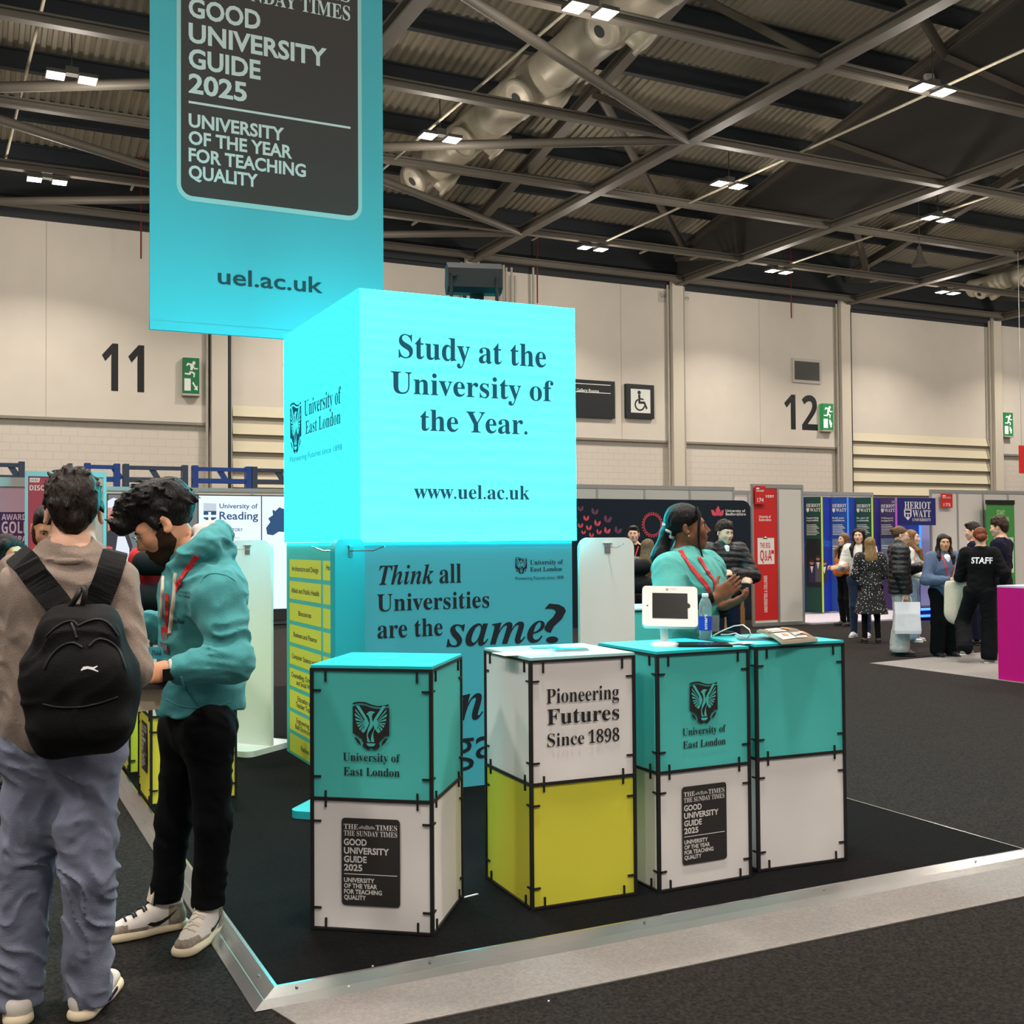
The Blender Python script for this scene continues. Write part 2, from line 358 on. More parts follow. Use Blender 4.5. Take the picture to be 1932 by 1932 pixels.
# lamps
m_lamp = M('lamp diffuser', (255, 250, 240), emit=14.); m_body = M('lamp body', (70, 68, 64), .5)
def make_lamp(x, y, z=10.8):
    t = thing('ceiling_lamp', 'x', 'lamp', (x, y, z))
    MB().box(x-.12, x+.12, y-.1, y+.1, z+.06, z+.2).build('driver_box', m_body, t)
    MB().tube([(x, y, z+.18), (x, y, z+.9)], .012, 6).build('suspension_wire', m_body, t)
    for s in (-1, 1):
        MB().box(x+s*.3-.18, x+s*.3+.18, y-.2, y+.2, z, z+.07).build('housing', m_body, t)
        MB().box(x+s*.3-.165, x+s*.3+.165, y-.185, y+.185, z-.008, z-.002).build('diffuser', m_lamp, t)
    ld = bpy.data.lights.new('lamp light', 'AREA'); ld.shape = 'RECTANGLE'; ld.size = 1.; ld.size_y = .4; ld.energy = LAMP_W; ld.color = LAMP_COL; ld.spread = LAMP_SPREAD
    lo = bpy.data.objects.new('lamp_light', ld); COL.objects.link(lo); lo.parent = t; lo.location = (0, 0, -.03)
    pd = bpy.data.lights.new('roof fill light', 'POINT'); pd.energy = ROOF_FILL_W; pd.color = LAMP_COL; pd.shadow_soft_size = .25  # unseen point light added below each fixture to brighten the roof deck
    po = bpy.data.objects.new('roof_fill_light', pd); COL.objects.link(po); po.parent = t; po.location = (0, 0, -.9)
    return t
LXS = [-6, 1.96, 9.9, 18.1, 25.6, 33.7, 41.5]; LYS = [30.9, 23.8, 16.9, 10., 3.1, -3.8]
proto = None
SEEN = {(1.96, 23.8): 'twin white lamp upper left of the hanging banner', (1.96, 30.9): 'twin white lamp lower left of the hanging banner', (9.9, 23.8): 'twin white lamp right of the banner beside the duct', (9.9, 16.9): 'twin white lamp at the top under the silver duct',
        (18.1, 30.9): 'twin white lamp low above the loudspeaker and sign wall', (18.1, 23.8): 'twin white lamp in the middle of the truss field', (18.1, 16.9): 'twin white lamp in front of the dark infill boards', (25.6, 23.8): 'twin white lamp right of the lowest grooved beam',
        (25.6, 30.9): 'twin white lamp just above wall number 12', (33.7, 30.9): 'twin white lamp above the right roller door'}
for x in LXS:
    for y in LYS:
        lb = SEEN.get((x, y), 'twin white lamp out of view over the hall')
        if proto is None: proto = make_lamp(x, y); o = proto; o['label'] = lb
        else: o = dup(proto, (x, y, 10.8), lb)
        o['group'] = 'twin ceiling lamps' if (x, y) in SEEN else 'lamps out of view'
# silver air duct
m_duct = M('duct foil', (188, 180, 160), .45, metal=.15, var=.12, vs=2.5, bump=.35, bs=6)
def duct(x, z, r, y0, y1, ny, label):
    t = thing('air_duct', label, 'duct', (x, y1, z-r))
    pts = []; rs = []; y = y1
    while y > y0:
        for a, b in ((0, 0), (.05, .02), (.12, .02), (.17, 0)): pts.append((x, y-a, z)); rs.append(r+b)
        y -= 1.1
    MB().tube(pts, rs, 24).build('pipe', m_duct, t)
    for y in ny:
        for s in (-1, 1):
            a = Vector((s*.75, -.1, -.66)).normalized(); c = Vector((x, y, z))+a*r*.8
            q = MB().lathe(c, [(.36*r/.5, 0), (.34*r/.5, .25), (.4*r/.5, .27), (.4*r/.5, .36), (.3*r/.5, .38)], 20, 0, a)
            q.lathe(c+a*.372, [(.3*r/.5, 0), (.14*r/.5, .05), (0.001, .05)], 16, 0, a)
            q.lathe(c+a*.375, [(.13*r/.5, .05), (0.001, .052)], 12, 1, a)
            q.build('nozzle', [m_duct, m_dark], t)
duct(12.2, 12.35, .52, 12, 31.2, (30.0, 26.6, 23.3, 19.5, 16), 'big foil-wrapped silver air duct with round nozzles under the roof')
duct(37.3, 11.72, .34, 24, 33, (32.2, 30, 28), 'smaller silver air duct at the right edge under the roof')
for k, (u, v, d) in enumerate(((1735, 500, 36), (1540, 205, 34))):
    p = atd(u, v, d); t = thing('pendant_lamp', ('unlit bell shaped pendant lamp right of the lowest beams', 'unlit square floodlight hanging under the roof deck')[k], 'lamp', tuple(p))
    MB().lathe(p, [(.26, -.02), (.25, 0), (.1, .3), (.06, .6)], 16).build('shade', M('pendant dark', (70, 66, 60), .6), t); MB().tube([p+Vector((0, 0, .6)), Vector((p.x, p.y, zroof(p.y)+.7))], .015, 6).build('cable', m_body, t)
p = CAM+ray(1753, 147)*(23.84/ray(1753, 147).x); tag(MB().obox(p, cR*.13, cU*.12+cF*.05, cF*.09).build('floodlight', M('pale plastic', (205, 203, 196), .5), bev=.03), 'small pale square floodlight fixed high on the infill boards', 'light')
# ---------------------------------------------------------------- wall signs
m_ink = M('sign black', (22, 22, 22), .5)
F = Face((0, WY-.11, 0), (1, 0, 0))
a = F.pt(192, 735); b = F.pt(272, 741); c = F.pt(192, 645)
def number(body, pl, pr, top, lab):
    F = Face((0, WY-.102, 0), (1, 0, 0)); F.tpx(body, 'sansb', pl, pr, top); tag(F.build('wall_number', m_ink, None), lab, 'sign')
number('11', (192, 736), (272, 741), 646, 'large black number 11 painted on the wall left of the banner')
number('12', (1480, 809), (1543, 813), 743, 'large black number 12 painted on the wall left of the right door')
m_green = M('exit green', (10, 110, 62), .5); m_whsign = M('sign white', (225, 228, 220), .5); m_greenlit = M('exit green lit', (30, 165, 85), emit=.55); m_whlit = M('exit white lit', (250, 250, 225), emit=1.3)
def exit_sign(u0, u1, v0, v1, lit, lab, arrow):
    A = aty(u0, v1, WY-.3); B = aty(u1, v0, WY-.3); t = thing('exit_sign', lab, 'sign', ((A.x+B.x)/2, WY-.3, A.z), 'green exit signs')
    mg, mw = (m_greenlit, m_whlit) if lit else (m_green, m_whsign)
    MB().box(A.x, B.x, WY-.3, WY-.12, A.z, B.z).build('case', mg, t); MB().box(A.x-.03, B.x+.03, WY-.31, WY-.1, A.z-.06, A.z).build('bottom_rail', M('conduit grey'), t)
    w, h = B.x-A.x, B.z-A.z; F = Face((A.x, WY-.3, A.z), (1, 0, 0)); S = lambda P: F.poly([(x*w, z*h) for x, z in P], 0)
    S([(.66+.1*math.cos(i*PI/5), .86+.052*math.sin(i*PI/5)) for i in range(10)])
    S([(.4, .84), (.62, .84), (.68, .76), (.52, .62), (.42, .62), (.44, .74)]); S([(.42, .84), (.28, .86), (.16, .78), (.24, .76), (.3, .8), (.42, .79)]); S([(.64, .79), (.72, .72), (.92, .72), (.92, .69), (.68, .68)])
    S([(.42, .66), (.54, .66), (.44, .52), (.1, .53), (.08, .57), (.36, .57)]); S([(.48, .66), (.56, .62), (.74, .58), (.7, .46), (.62, .46), (.64, .55), (.5, .58)])
    S([(.06, .08), (.46, .08), (.46, .42), (.06, .42)])
    if arrow: S([(.55, .3), (.62, .34), (.8, .2), (.88, .24), (.9, .1), (.66, .12), (.74, .16)])
    else: S([(.6, .4), (.68, .4), (.88, .24), (.74, .16), (.7, .1), (.84, .12), (.62, .22)])
    F.build('pictogram', mw, t)
exit_sign(346, 376, 676, 742, False, 'unlit green exit sign with running figure right of number 11', True)
exit_sign(1553, 1572, 762, 811, True, 'lit green exit sign beside number 12', False)
exit_sign(1895, 1911, 779, 822, True, 'lit green exit sign at the far right edge', False)
m_board = M('sign board black', (20, 26, 28), .45)
def wall_board(u0, u1, v0, v1, name, lab):
    A = aty(u0, v1, WY-.24); B = aty(u1, v0, WY-.24); t = thing(name, lab, 'sign', ((A.x+B.x)/2, WY-.24, A.z))
    MB().box(A.x, B.x, WY-.24, WY-.1, A.z, B.z).build('board', m_board, t); return t, A, B, Face((A.x, WY-.24, A.z), (1, 0, 0))
t, A, B, F = wall_board(1040, 1160, 720, 784, 'direction_sign', 'black sign reading Gallery Rooms behind the lit cube')
w, h = B.x-A.x, B.z-A.z
F.rect(.2*w, .93*w, .88*h, .9*h); F.rect(.2*w, .93*w, .66*h, .68*h); F.tpx('Gallery Rooms', 'bold', (1088, 738), (1130, 741), 732); F.build('lettering', m_whsign, t)
t, A, B, F = wall_board(1182, 1234, 727, 788, 'accessible_toilet_sign', 'black framed sign with white wheelchair pictogram')
w, h = B.x-A.x, B.z-A.z; F.rect(.16*w, .86*w, .16*h, .86*h, 0, 0)
def disc(F, cx, cz, r, mi, lay, n=14, a0=0, a1=2*PI, r2=None):
    if r2 is None: F.poly([(cx+r*math.cos(a0+(a1-a0)*i/n), cz+r*math.sin(a0+(a1-a0)*i/n)) for i in range(n)], mi, lay)
    else:
        for i in range(n):
            p, q = a0+(a1-a0)*i/n, a0+(a1-a0)*(i+1)/n
            F.poly([(cx+r2*math.cos(p), cz+r2*math.sin(p)), (cx+r*math.cos(p), cz+r*math.sin(p)), (cx+r*math.cos(q), cz+r*math.sin(q)), (cx+r2*math.cos(q), cz+r2*math.sin(q))], mi, lay)
disc(F, .46*w, .76*h, .06*w, 1, 1); disc(F, .48*w, .4*h, .19*w, 1, 1, 16, PI*.62, PI*1.95, .14*w)
F.poly([(.42*w, .7*h), (.5*w, .7*h), (.5*w, .5*h), (.66*w, .5*h), (.76*w, .3*h), (.7*w, .27*h), (.62*w, .43*h), (.43*w, .43*h)], 1, 1); F.poly([(.5*w, .6*h), (.62*w, .58*h), (.62*w, .54*h), (.5*w, .55*h)], 1, 1)
F.build('pictogram', [m_whsign, m_ink], t)
A = aty(1496, 721, WY-.16); B = aty(1549, 679, WY-.16); t = thing('wall_grille', 'small dark framed wall grille above number 12', 'vent', ((A.x+B.x)/2, WY-.16, A.z))
MB().box(A.x, B.x, WY-.16, WY-.1, A.z, B.z).build('frame', M('frame pale', (190, 184, 170), .5), t); MB().box(A.x+.1, B.x-.1, WY-.175, WY-.15, A.z+.12, B.z-.12).build('louvre_panel', M('grille dark', (70, 70, 66), .6), t)
for k, (u, v) in enumerate(((1250, 560), (1283, 563))):
    A = aty(u-8, v+10, WY-.12); B = aty(u+8, v-10, WY-.12)
    F = Face((A.x, WY-.104, A.z), (1, 0, 0)); F.rect(0, B.x-A.x, 0, B.z-A.z, 0); F.text('+', 'bold', .12, .42, .6, .3, 1); F.text('Gallery', 'bold', .1, .62, .2, .16, 1)
    tag(F.build('faded_wall_notice', [M('notice grey', (186, 180, 168), .7), M('notice ink', (120, 116, 110), .7)], None), ('faded small notice left of the middle column top', 'faded small notice right of the middle column top')[k], 'sign')
# ---------------------------------------------------------------- stand platform
PZ = .035
m_black = M('stand carpet', (13, 13, 14), .95, var=.9, vs=95, bump=.5, bs=600, spec=.12)
m_alu = M('ramp aluminium', (176, 175, 173), .25, metal=.85, var=.06, vs=3)
PX0, PX1, PY0, PY1 = .95, 4.56, 3.765, 11.5
t = thing('stand_platform', 'low black carpeted stand platform edged with silver ramp strips', 'platform', (2.7, 7, 0))
MB().box(PX0, PX1, PY0, PY1, 0.002, PZ).build('carpet_top', m_black, t)
def ramp(a, b, na, nb):
    q = MB(); P = []
    for p, nn in ((Vector(a), Vector(na)), (Vector(b), Vector(nb))): P.append([p+nn*.088+Vector((0, 0, .003)), p+nn*.05+Vector((0, 0, .02)), p+nn*.046+Vector((0, 0, .019)), p+Vector((0, 0, PZ+.002)), p-nn*.012+Vector((0, 0, PZ+.002))])
    q.add(P[0]+P[1], [(i, i+1, 6+i, 5+i) for i in range(4)]); return q
c00, c10, c11, c01 = (PX0, PY0, 0), (PX1, PY0, 0), (PX1, PY1, 0), (PX0, PY1, 0)
for a, b, na, nb in ((c00, c10, (-1, -1, 0), (1, -1, 0)), (c10, c11, (1, -1, 0), (1, 1, 0)), (c01, c00, (-1, 1, 0), (-1, -1, 0))): ramp(a, b, na, nb).build('edge_ramp', m_alu, t)
q = MB()
for x in (1.02, 1.5, 2.4, 3.3, 4.2):
    q.lathe((x, PY0-.02, PZ-.004), [(.006, 0), (.004, .004)], 8)
for y in (3.9, 4.8, 5.7): q.lathe((PX0-.02, y, PZ-.004), [(.006, 0), (.004, .004)], 8)
q.build('screw', M('screw steel', (150, 150, 150), .3, metal=1), t)
m_grey = M('grey carpet', (131, 127, 124), .95, var=.16, vs=80, bump=.4, bs=500, spec=.15)
o = MB().prism([(.917, 3.672), (.95, 3.3), (.95, 3.34), (9, 3.34), (9, 3.672)][0:1]+[(1.0, 3.365), (9, 3.33), (9, 3.672)], (0, 0, .006), (1, 0, 0), (0, 1, 0), .005).build('carpet_strip', m_grey)
tag(o, 'light grey carpet strip along the front ramp of the stand', 'carpet')
# ---------------------------------------------------------------- lit cube and graphic tower
X0, X1, Y0, Y1, ZB, ZC = 2.083, 3.525, 6.25, 7.95, 1.518, 3.0
m_ledtxt = M('led text', (6, 84, 106), emit=.9, spec=0, rough=1); m_ledtag = M('led tagline', (30, 170, 200), emit=1., spec=0, rough=1); m_seam = M('led seam', (30, 120, 140), .4)
def led_mat(name, r, k):
    m = M(name, (120, 240, 255), emit=k, spec=0, rough=1); nt = m.node_tree; N = nt.nodes; L = nt.links; b = N['Principled BSDF']; tc = N.new('ShaderNodeTexCoord'); wv = N.new('ShaderNodeTexWave'); wv.wave_type = 'RINGS'
    mp = N.new('ShaderNodeMapping'); mp.inputs['Location'].default_value = (.9, 0, .3); L.new(tc.outputs['Object'], mp.inputs[0]); L.new(mp.outputs[0], wv.inputs['Vector'])
    wv.inputs['Scale'].default_value = 5; wv.inputs['Distortion'].default_value = 2.5; wv.inputs['Detail'].default_value = 1
    cr = N.new('ShaderNodeMix'); cr.data_type = 'RGBA'; g = (.87, .98) if k > 1.5 else (1.03, 1.06)
    cr.inputs[6].default_value = (r/k,)+g+(1,); cr.inputs[7].default_value = (r*1.18/k,)+g+(1,); L.new(wv.outputs['Fac'], cr.inputs[0]); L.new(cr.outputs[2], b.inputs['Emission Color']); return m
m_led = led_mat('led front', .15, LED_K); m_led2 = led_mat('led side', .06, LED_K); m_led3 = led_mat('led rear', .06, LED_K*.55); m_lsoft = led_mat('led front dim', .15, 1.); m_lsoft2 = led_mat('led side dim', .06, 1.)
led = thing('led_video_cube', 'large glowing cyan video cube on top of the graphic tower', 'screen', ((X0+X1)/2, (Y0+Y1)/2, ZB))
MB().box(X0+.012, X1-.012, Y0+.012, Y1-.012, ZB+.002, ZC-.004).build('frame', m_seam, led)
MB().box(X0+.003, X1-.003, Y0, Y0+.01, ZB, ZC).build('screen_panel', m_led, led)
MB().box(X0, X0+.01, Y0+.003, Y1-.003, ZB, ZC).build('screen_panel', m_led2, led)
MB().box(X1-.01, X1, Y0+.003, Y1-.003, ZB, ZC).build('screen_panel', m_led2, led); MB().box(X0+.003, X1-.003, Y1-.01, Y1, ZB, ZC).build('screen_panel', m_led3, led)
F = Face((X0, Y0, 0), (1, 0, 0))
for tx, pl, pr, cv, nm, z0, z1 in (('Study at the', (752, 678), (1030, 690), 634, 'screen_headline', -.07, .06), ('University of', (737, 742), (1044, 757), 701, 'screen_headline', -.07, .06), ('the Year.', (793, 812), (995, 820), 772, 'screen_headline', -.05, .06), ('www.uel.ac.uk', (781, 940), (999, 943), 913, 'screen_web_address', -.05, .05)):
    a = F.pt(*pl); b = F.pt(*pr); c = F.pt(pl[0], cv); F.rect(a[0]-.04, b[0]+.04, min(a[1], b[1])+z0, c[1]+z1, 0, 0); F.build('screen_area', m_lsoft, led)
    F.tpx(tx, 'serif', pl, pr, cv, 0, 1); F.build(nm, m_ledtxt, led)
F = Face((X0, Y1, 0), (0, -1, 0))
a = F.pt(542, 885); b = F.pt(652, 735); F.rect(a[0], b[0], F.pt(652, 880)[1], F.pt(548, 735)[1], 0, 0); F.build('screen_area', m_lsoft2, led)
a = F.pt(548, 765); b = F.pt(569, 760); crest(F, (a[0]+b[0])/2, F.pt(558, 757)[1], b[0]-a[0], 0, 1); F.build('screen_crest', [m_ledtxt, m_lsoft2], led)
F.tpx('University of', 'serif', (575, 784), (644, 762), 755); F.build('screen_logo', m_ledtxt, led); F.tpx('East London', 'serif', (577, 817), (643, 801), 793); F.build('screen_logo', m_ledtxt, led)
F.tpx('Pioneering Futures since 1898', 'bold', (548, 870), (646, 851), 860); F.build('screen_tagline', m_ledtag, led)
m_teal = M('printed teal', (78, 188, 184), .7, spec=.25, var=.03, vs=3); m_blue = M('printed blue teal', (70, 172, 190), .7, spec=.25); m_ltxt = M('print ink navy', (18, 22, 34), .6)
m_yel = M('printed yellow', (216, 216, 82), .7, spec=.25)
tw = thing('graphic_tower', 'square blue printed tower under the glowing cube with slogan and course list', 'display tower', ((X0+X1)/2, (Y0+Y1)/2, PZ))
BX0, BX1, BY0, BY1 = X0+.012, X1-.03, Y0+.012, Y1-.02
MB().box(BX0, BX1, BY0, BY0+.02, PZ, ZB-.004).build('front_panel', m_blue, tw); MB().box(BX0, BX0+.02, BY0+.02, BY1, PZ, ZB-.004).build('side_panel', m_teal, tw)
MB().box(BX1-.02, BX1, BY0+.02, BY1, PZ, ZB-.004).build('side_panel', m_teal, tw); MB().box(BX0+.02, BX1-.02, BY1-.02, BY1, PZ, ZB-.004).build('back_panel', m_teal, tw)
F = Face((BX0, BY0, 0), (1, 0, 0))
F.tpx('Think', 'ital', (715, 1104), (818, 1100), 1068); F.tpx('all', 'serif', (829, 1101), (870, 1098), 1065); F.tpx('Universities', 'serif', (711, 1152), (923, 1147), 1120); F.tpx('are the', 'serif', (712, 1204), (835, 1199), 1170); F.tpx('same', 'ital', (842, 1218), (1028, 1213), 1157)
F.tpx('?', 'ital', (1027, 1212), (1068, 1212), 1140)
F.build('slogan', m_ltxt, tw); F.tpx('Think', 'ital', (733, 1370), (960, 1352), 1296); F.tpx('again.', 'sans', (812, 1434), (1020, 1424), 1372); F.build('second_slogan', m_ltxt, tw)
a = F.pt(972, 1060); b = F.pt(994, 1060); crest(F, (a[0]+b[0])/2, F.pt(983, 1051)[1], b[0]-a[0], 0, 1)
F.tpx('University of', 'serif', (1000, 1066), (1062, 1064), 1057); F.tpx('East London', 'serif', (1000, 1078), (1060, 1077), 1070); F.tpx('Pioneering Futures since 1898', 'sans', (972, 1094), (1063, 1092), 1088)
F.build('logo', [m_ltxt, m_blue], tw)
F = Face((BX0, BY1, 0), (0, -1, 0))
rows = ['Architecture and Design', 'Allied and Public Health', 'Biosciences', 'Business and Finance', 'Computer Science and AI', 'Counselling, Criminology|and Social Work', 'Education and|Teacher Training', 'Engineering and|Built Environment', 'Fashion']
rows2 = ['Hospitality, Tourism|and Events', 'Law, Justice', '', 'Nursing', '', '', '', '', '']
W = BY1-BY0
for i in range(9):
    z1 = 1.40-i*.1525; z0 = z1-.125
    for c, (xa, xb) in enumerate(((.085, .86), (.90, 1.62))):
        F.rect(xa, xb, z0, z1, 0, 0); s = (rows, rows2)[c][i].split('|')
        for j, q in enumerate(s):
            if q: wd_ = min(.0285*len(q), xb-xa-.06); F.text(q, 'bold', (xa+xb)/2-wd_/2, (xa+xb)/2+wd_/2, (z0+z1)/2-.018+(.022-.044*j if len(s) > 1 else 0), .034, 1, 1)
F.build('course_list', [m_yel, m_ltxt], tw)
# loudspeaker on the cube
m_spk = M('speaker black', (28, 34, 36), .6)
t = thing('loudspeaker', 'black wedge loudspeaker on a bracket above the glowing cube', 'loudspeaker', (3.2, 7.2, ZC))
a = aty(842, 508, 7.2); b = aty(931, 515, 7.2); zb = 3.245; zt = a.z
pr = [(0, .03), (.05, 0), (.15, 0), (.2, .07), (.17, .2), (.06, .21), (0, .16)]
dx = Vector((.96, -.28, 0)); dy = Vector((.28, .96, 0)); o0 = Vector((a.x, 7.2, zb))
q = MB(); A = [o0+dy*(p[0]-.1)+Vector((0, 0, p[1])) for p in pr]; B = [p+dx*(b.x-a.x)*1.05 for p in A]; n = len(pr)
q.add(A, [tuple(range(n))]); q.add(B, [tuple(range(n))[::-1]]); q.add(A+B, [(i, n+i, n+(i+1) % n, (i+1) % n) for i in range(n)]); q.build('cabinet', m_spk, t)
for s in (.06, .93):
    c = o0+dx*(b.x-a.x)*s; MB().tube([c+Vector((0, 0, .1))-dy*.11, c+Vector((0, 0, -.05))-dy*.11, (c.x-dy.x*.11, c.y-dy.y*.11, ZC-.01)], .012, 6).build('bracket_leg', m_spk, t)
MB().lathe(o0+dx*.04-dy*.1+Vector((0, 0, .12)), [(.025, 0), (.025, .02)], 10, 0, -dy).build('knob', m_spk, t)
c = o0+dx*.2; MB().box(c.x-.03, c.x+.06, c.y-.02, c.y+.02, ZC-.01, zb).build('stem', m_spk, t)
# ---------------------------------------------------------------- hanging banner
m_ban = M('banner teal', (78, 172, 182), .75, spec=.2, var=.02, vs=2); m_bgd = M('banner charcoal', (58, 54, 52), .75); m_wht = M('banner white print', (196, 212, 208), .75); m_bink = M('banner ink', (14, 60, 66), .75); m_bout = M('banner outline', (150, 200, 198), .75)
BY = 9.0; a = aty(282.5, 621, BY); bx1 = aty(723.5, 500, BY).x
t = thing('hanging_banner', 'tall teal fabric banner with black ranking badge hung above the stand', 'banner', ((a.x+bx1)/2, BY, a.z))
MB().box(a.x, bx1, BY, BY+.02, a.z+.07, 6.4).build('fabric', m_ban, t); MB().box(a.x, bx1, BY-.008, BY+.03, a.z, a.z+.07).build('bottom_hem', m_ban, t)
MB().tube([(a.x-.02, BY+.01, 6.42), (bx1+.02, BY+.01, 6.42)], .03, 10).build('top_pole', m_alu, t)
for x in (a.x+.2, bx1-.2): MB().tube([(x, BY+.01, 6.42), (x, BY+.01, 10.9)], .006, 6).build('wire', m_alu, t)
F = Face((0, BY-.001, 0), (1, 0, 0))
A = F.pt(333, 360); B = F.pt(683, 360); bz = F.pt(510, 398)[1]; ww = B[0]-A[0]
kk = ww/411.; badge(F, A[0]+9*kk, bz+572*kk, 393*kk, 0, 1, 2, 3)
F.build('ranking_badge', [m_bgd, m_wht, M('crest grey', (150, 150, 146), .7), m_bout], t)
F = Face((0, BY-.001, 0), (1, 0, 0)); F.tpx('uel.ac.uk', 'bold', (411, 539), (609, 549), 508); F.build('web_address', m_bink, t)
# ---------------------------------------------------------------- fabric cube counters
m_white = M('printed white', (232, 228, 226), .7, spec=.25, var=.02, vs=3, bump=.12, bs=4); m_tealf = M('counter teal', (78, 190, 184), .7, spec=.25, var=.02, vs=3, bump=.12, bs=4); m_yelf = M('counter yellow', (218, 214, 70), .7, spec=.25, var=.02, vs=3, bump=.12, bs=4)
m_edge = M('edging black', (24, 23, 24), .6); m_tpw_cyanlit = M('top white cyan lit', (168, 214, 212), .35); m_tpt = M('top teal', (40, 196, 204), .35); m_btxt = M('print ink black', (34, 30, 30), .6); m_bwh = M('badge white print', (222, 218, 214), .6); m_crg = M('crest grey', (150, 150, 146), .7)  # white tops carry the screen's cyan light in their base colour
CW, CH = .475, 1.0
def counter(name, label, c, ang, up, lo, top, deco=None, w=CW, d=CW):
    """c: front left corner on the platform; ang: turn of the front edge"""
    ex = Vector((math.cos(ang), math.sin(ang), 0)); ey = Vector((-math.sin(ang), math.cos(ang), 0)); c = Vector((c[0], c[1], PZ+.001)); ctr = c+ex*w/2+ey*d/2
    t = thing(name, label, 'counter', tuple(ctr), 'fabric cube counters')
    H = CH/2
    for nm, z0, z1, mm in (('lower_cube', .012, H-.006, lo), ('upper_cube', H+.006, CH-.004, up)):
        q = MB(); N = 7
        for fo, fx, L in ((c, ex, w), (c+ex*w, ey, d), (c+ex*w+ey*d, -ex, w), (c+ey*d, -ey, d)):
            nn = fx.cross(Vector((0, 0, 1))); V = []
            for j in range(N):
                for i in range(N):
                    a, b = i/(N-1), j/(N-1); sag = .006*math.sin(PI*a)*math.sin(PI*b)
                    V.append(fo+fx*(L*a)+Vector((0, 0, z0+(z1-z0)*b))-nn*sag)
            q.add(V, [(j*N+i, j*N+i+1, (j+1)*N+i+1, (j+1)*N+i) for j in range(N-1) for i in range(N-1)], 0, True)
        q.build(nm, mm, t)
    q = MB(); e = .0075
    for fo, fx, L in ((c, ex, w), (c+ex*w, ey, d), (c+ex*w+ey*d, -ex, w), (c+ey*d, -ey, d)):
        nn = fx.cross(Vector((0, 0, 1))); up_ = Vector((0, 0, 1))
        q.beam(fo, fo+up_*CH, .014, .014, up=tuple(nn))
        for z in (.006, H, CH-.005): q.beam(fo+up_*z, fo+fx*L+up_*z, .013, .013 if z == H else .009)
        for z in (.085, H-.085, H+.085, CH-.085):
            for s in (0, L):
                q.obox(fo+fx*(s+(.018 if s == 0 else -.018))+up_*z+nn*.003, fx*.018, nn*.004, up_*.0035)
        for s in (.055, L-.055):
            for z, h in ((.025, .022), (H, .032), (CH-.03, .022)): q.obox(fo+fx*s+up_*z+nn*.003, fx*.0035, nn*.004, up_*h)
    q.build('edging', m_edge, t)
    MB().obox(ctr+Vector((0, 0, CH+.006)), ex*(w/2+.004), ey*(d/2+.004), Vector((0, 0, .006))).build('top_board', top, t)
    MB().obox(ctr+Vector((0, 0, CH-.002)), ex*(w/2+.005), ey*(d/2+.005), Vector((0, 0, .003))).build('top_edge', m_edge, t)
    if deco: deco(t, Face(c+Vector((0, 0, 0)), ex), ex, ey, c)
    t['_top'] = [ctr.x, ctr.y, ctr.z+CH+.012]
    return t
def logo(F, mm, z=.5):
    crest(F, .237, z+.375, .145, 0, 1); F.text('University of', 'serif', .125, .352, z+.147, .031); F.text('East London', 'serif', .127, .350, z+.092, .031)
def deco1(t, F, *a):
    logo(F, m_tealf); F.build('logo', [m_btxt, m_tealf], t)
    F = Face(F.o, F.x); badge(F, .118, .43, .232, 0, 1, 2); F.build('ranking_badge', [M('badge charcoal', (40, 38, 37), .7), m_bwh, m_crg], t)
def deco2(t, F, *a):
    F.text('Pioneering', 'thin', .07, .405, .823, .058); F.build('slogan', m_btxt, t); F.text('Futures', 'serif', .072, .405, .737, .062); F.build('slogan', m_btxt, t); F.text('Since', 'thin', .072, .24, .648, .052); F.text('1898', 'serif', .26, .405, .648, .052); F.build('slogan', m_btxt, t)
a1 = math.radians(-37); fr = Vector((1.603, 3.972)); fl = fr-Vector((math.cos(a1), math.sin(a1)))*CW
k1 = counter('cube_counter', 'leftmost front counter, teal cube with crest above white cube with ranking badge', (fl.x, fl.y), a1, m_tealf, m_white, m_tpt, deco1)
k2 = counter('cube_counter', 'white over yellow cube counter reading Pioneering Futures Since 1898', (2.07, 4.06), math.radians(-2.5), m_white, m_yelf, m_tpw_cyanlit, deco2)
k3 = counter('cube_counter', 'teal over white cube counter under the tablet kiosk, with crest and badge', (2.647, 4.014), 0, m_tealf, m_white, m_tpt, deco1)
k4 = counter('cube_counter', 'rightmost plain teal over white cube counter with magazine on top', (3.205, 4.06), math.radians(-4), m_tealf, m_white, m_tpt)
def deco5(t, F, ex, ey, c):
    G = Face(c+ey*CW, -ey); badge(G, .12, .44, .2, 0, 1, 2); G.build('ranking_badge', [M('badge charcoal'), m_bwh, m_crg], t)
counter('cube_counter', 'white over yellow cube counter behind the legs of the person in teal hoodie', (.975, 6.64), 0, m_white, m_yelf, m_tpw_cyanlit, deco5)
counter('cube_counter', 'second yellow cube counter beyond, left of the person in teal hoodie', (.985, 7.62), 0, m_yelf, m_yelf, m_tpw_cyanlit)
p = atz(1155, 1147, 1.035)
counter('cube_counter', 'teal counter in the background behind the tablet kiosk', (4.05, 6.55), 0, m_tealf, m_tealf, m_tpw_cyanlit, None, .55, .475)
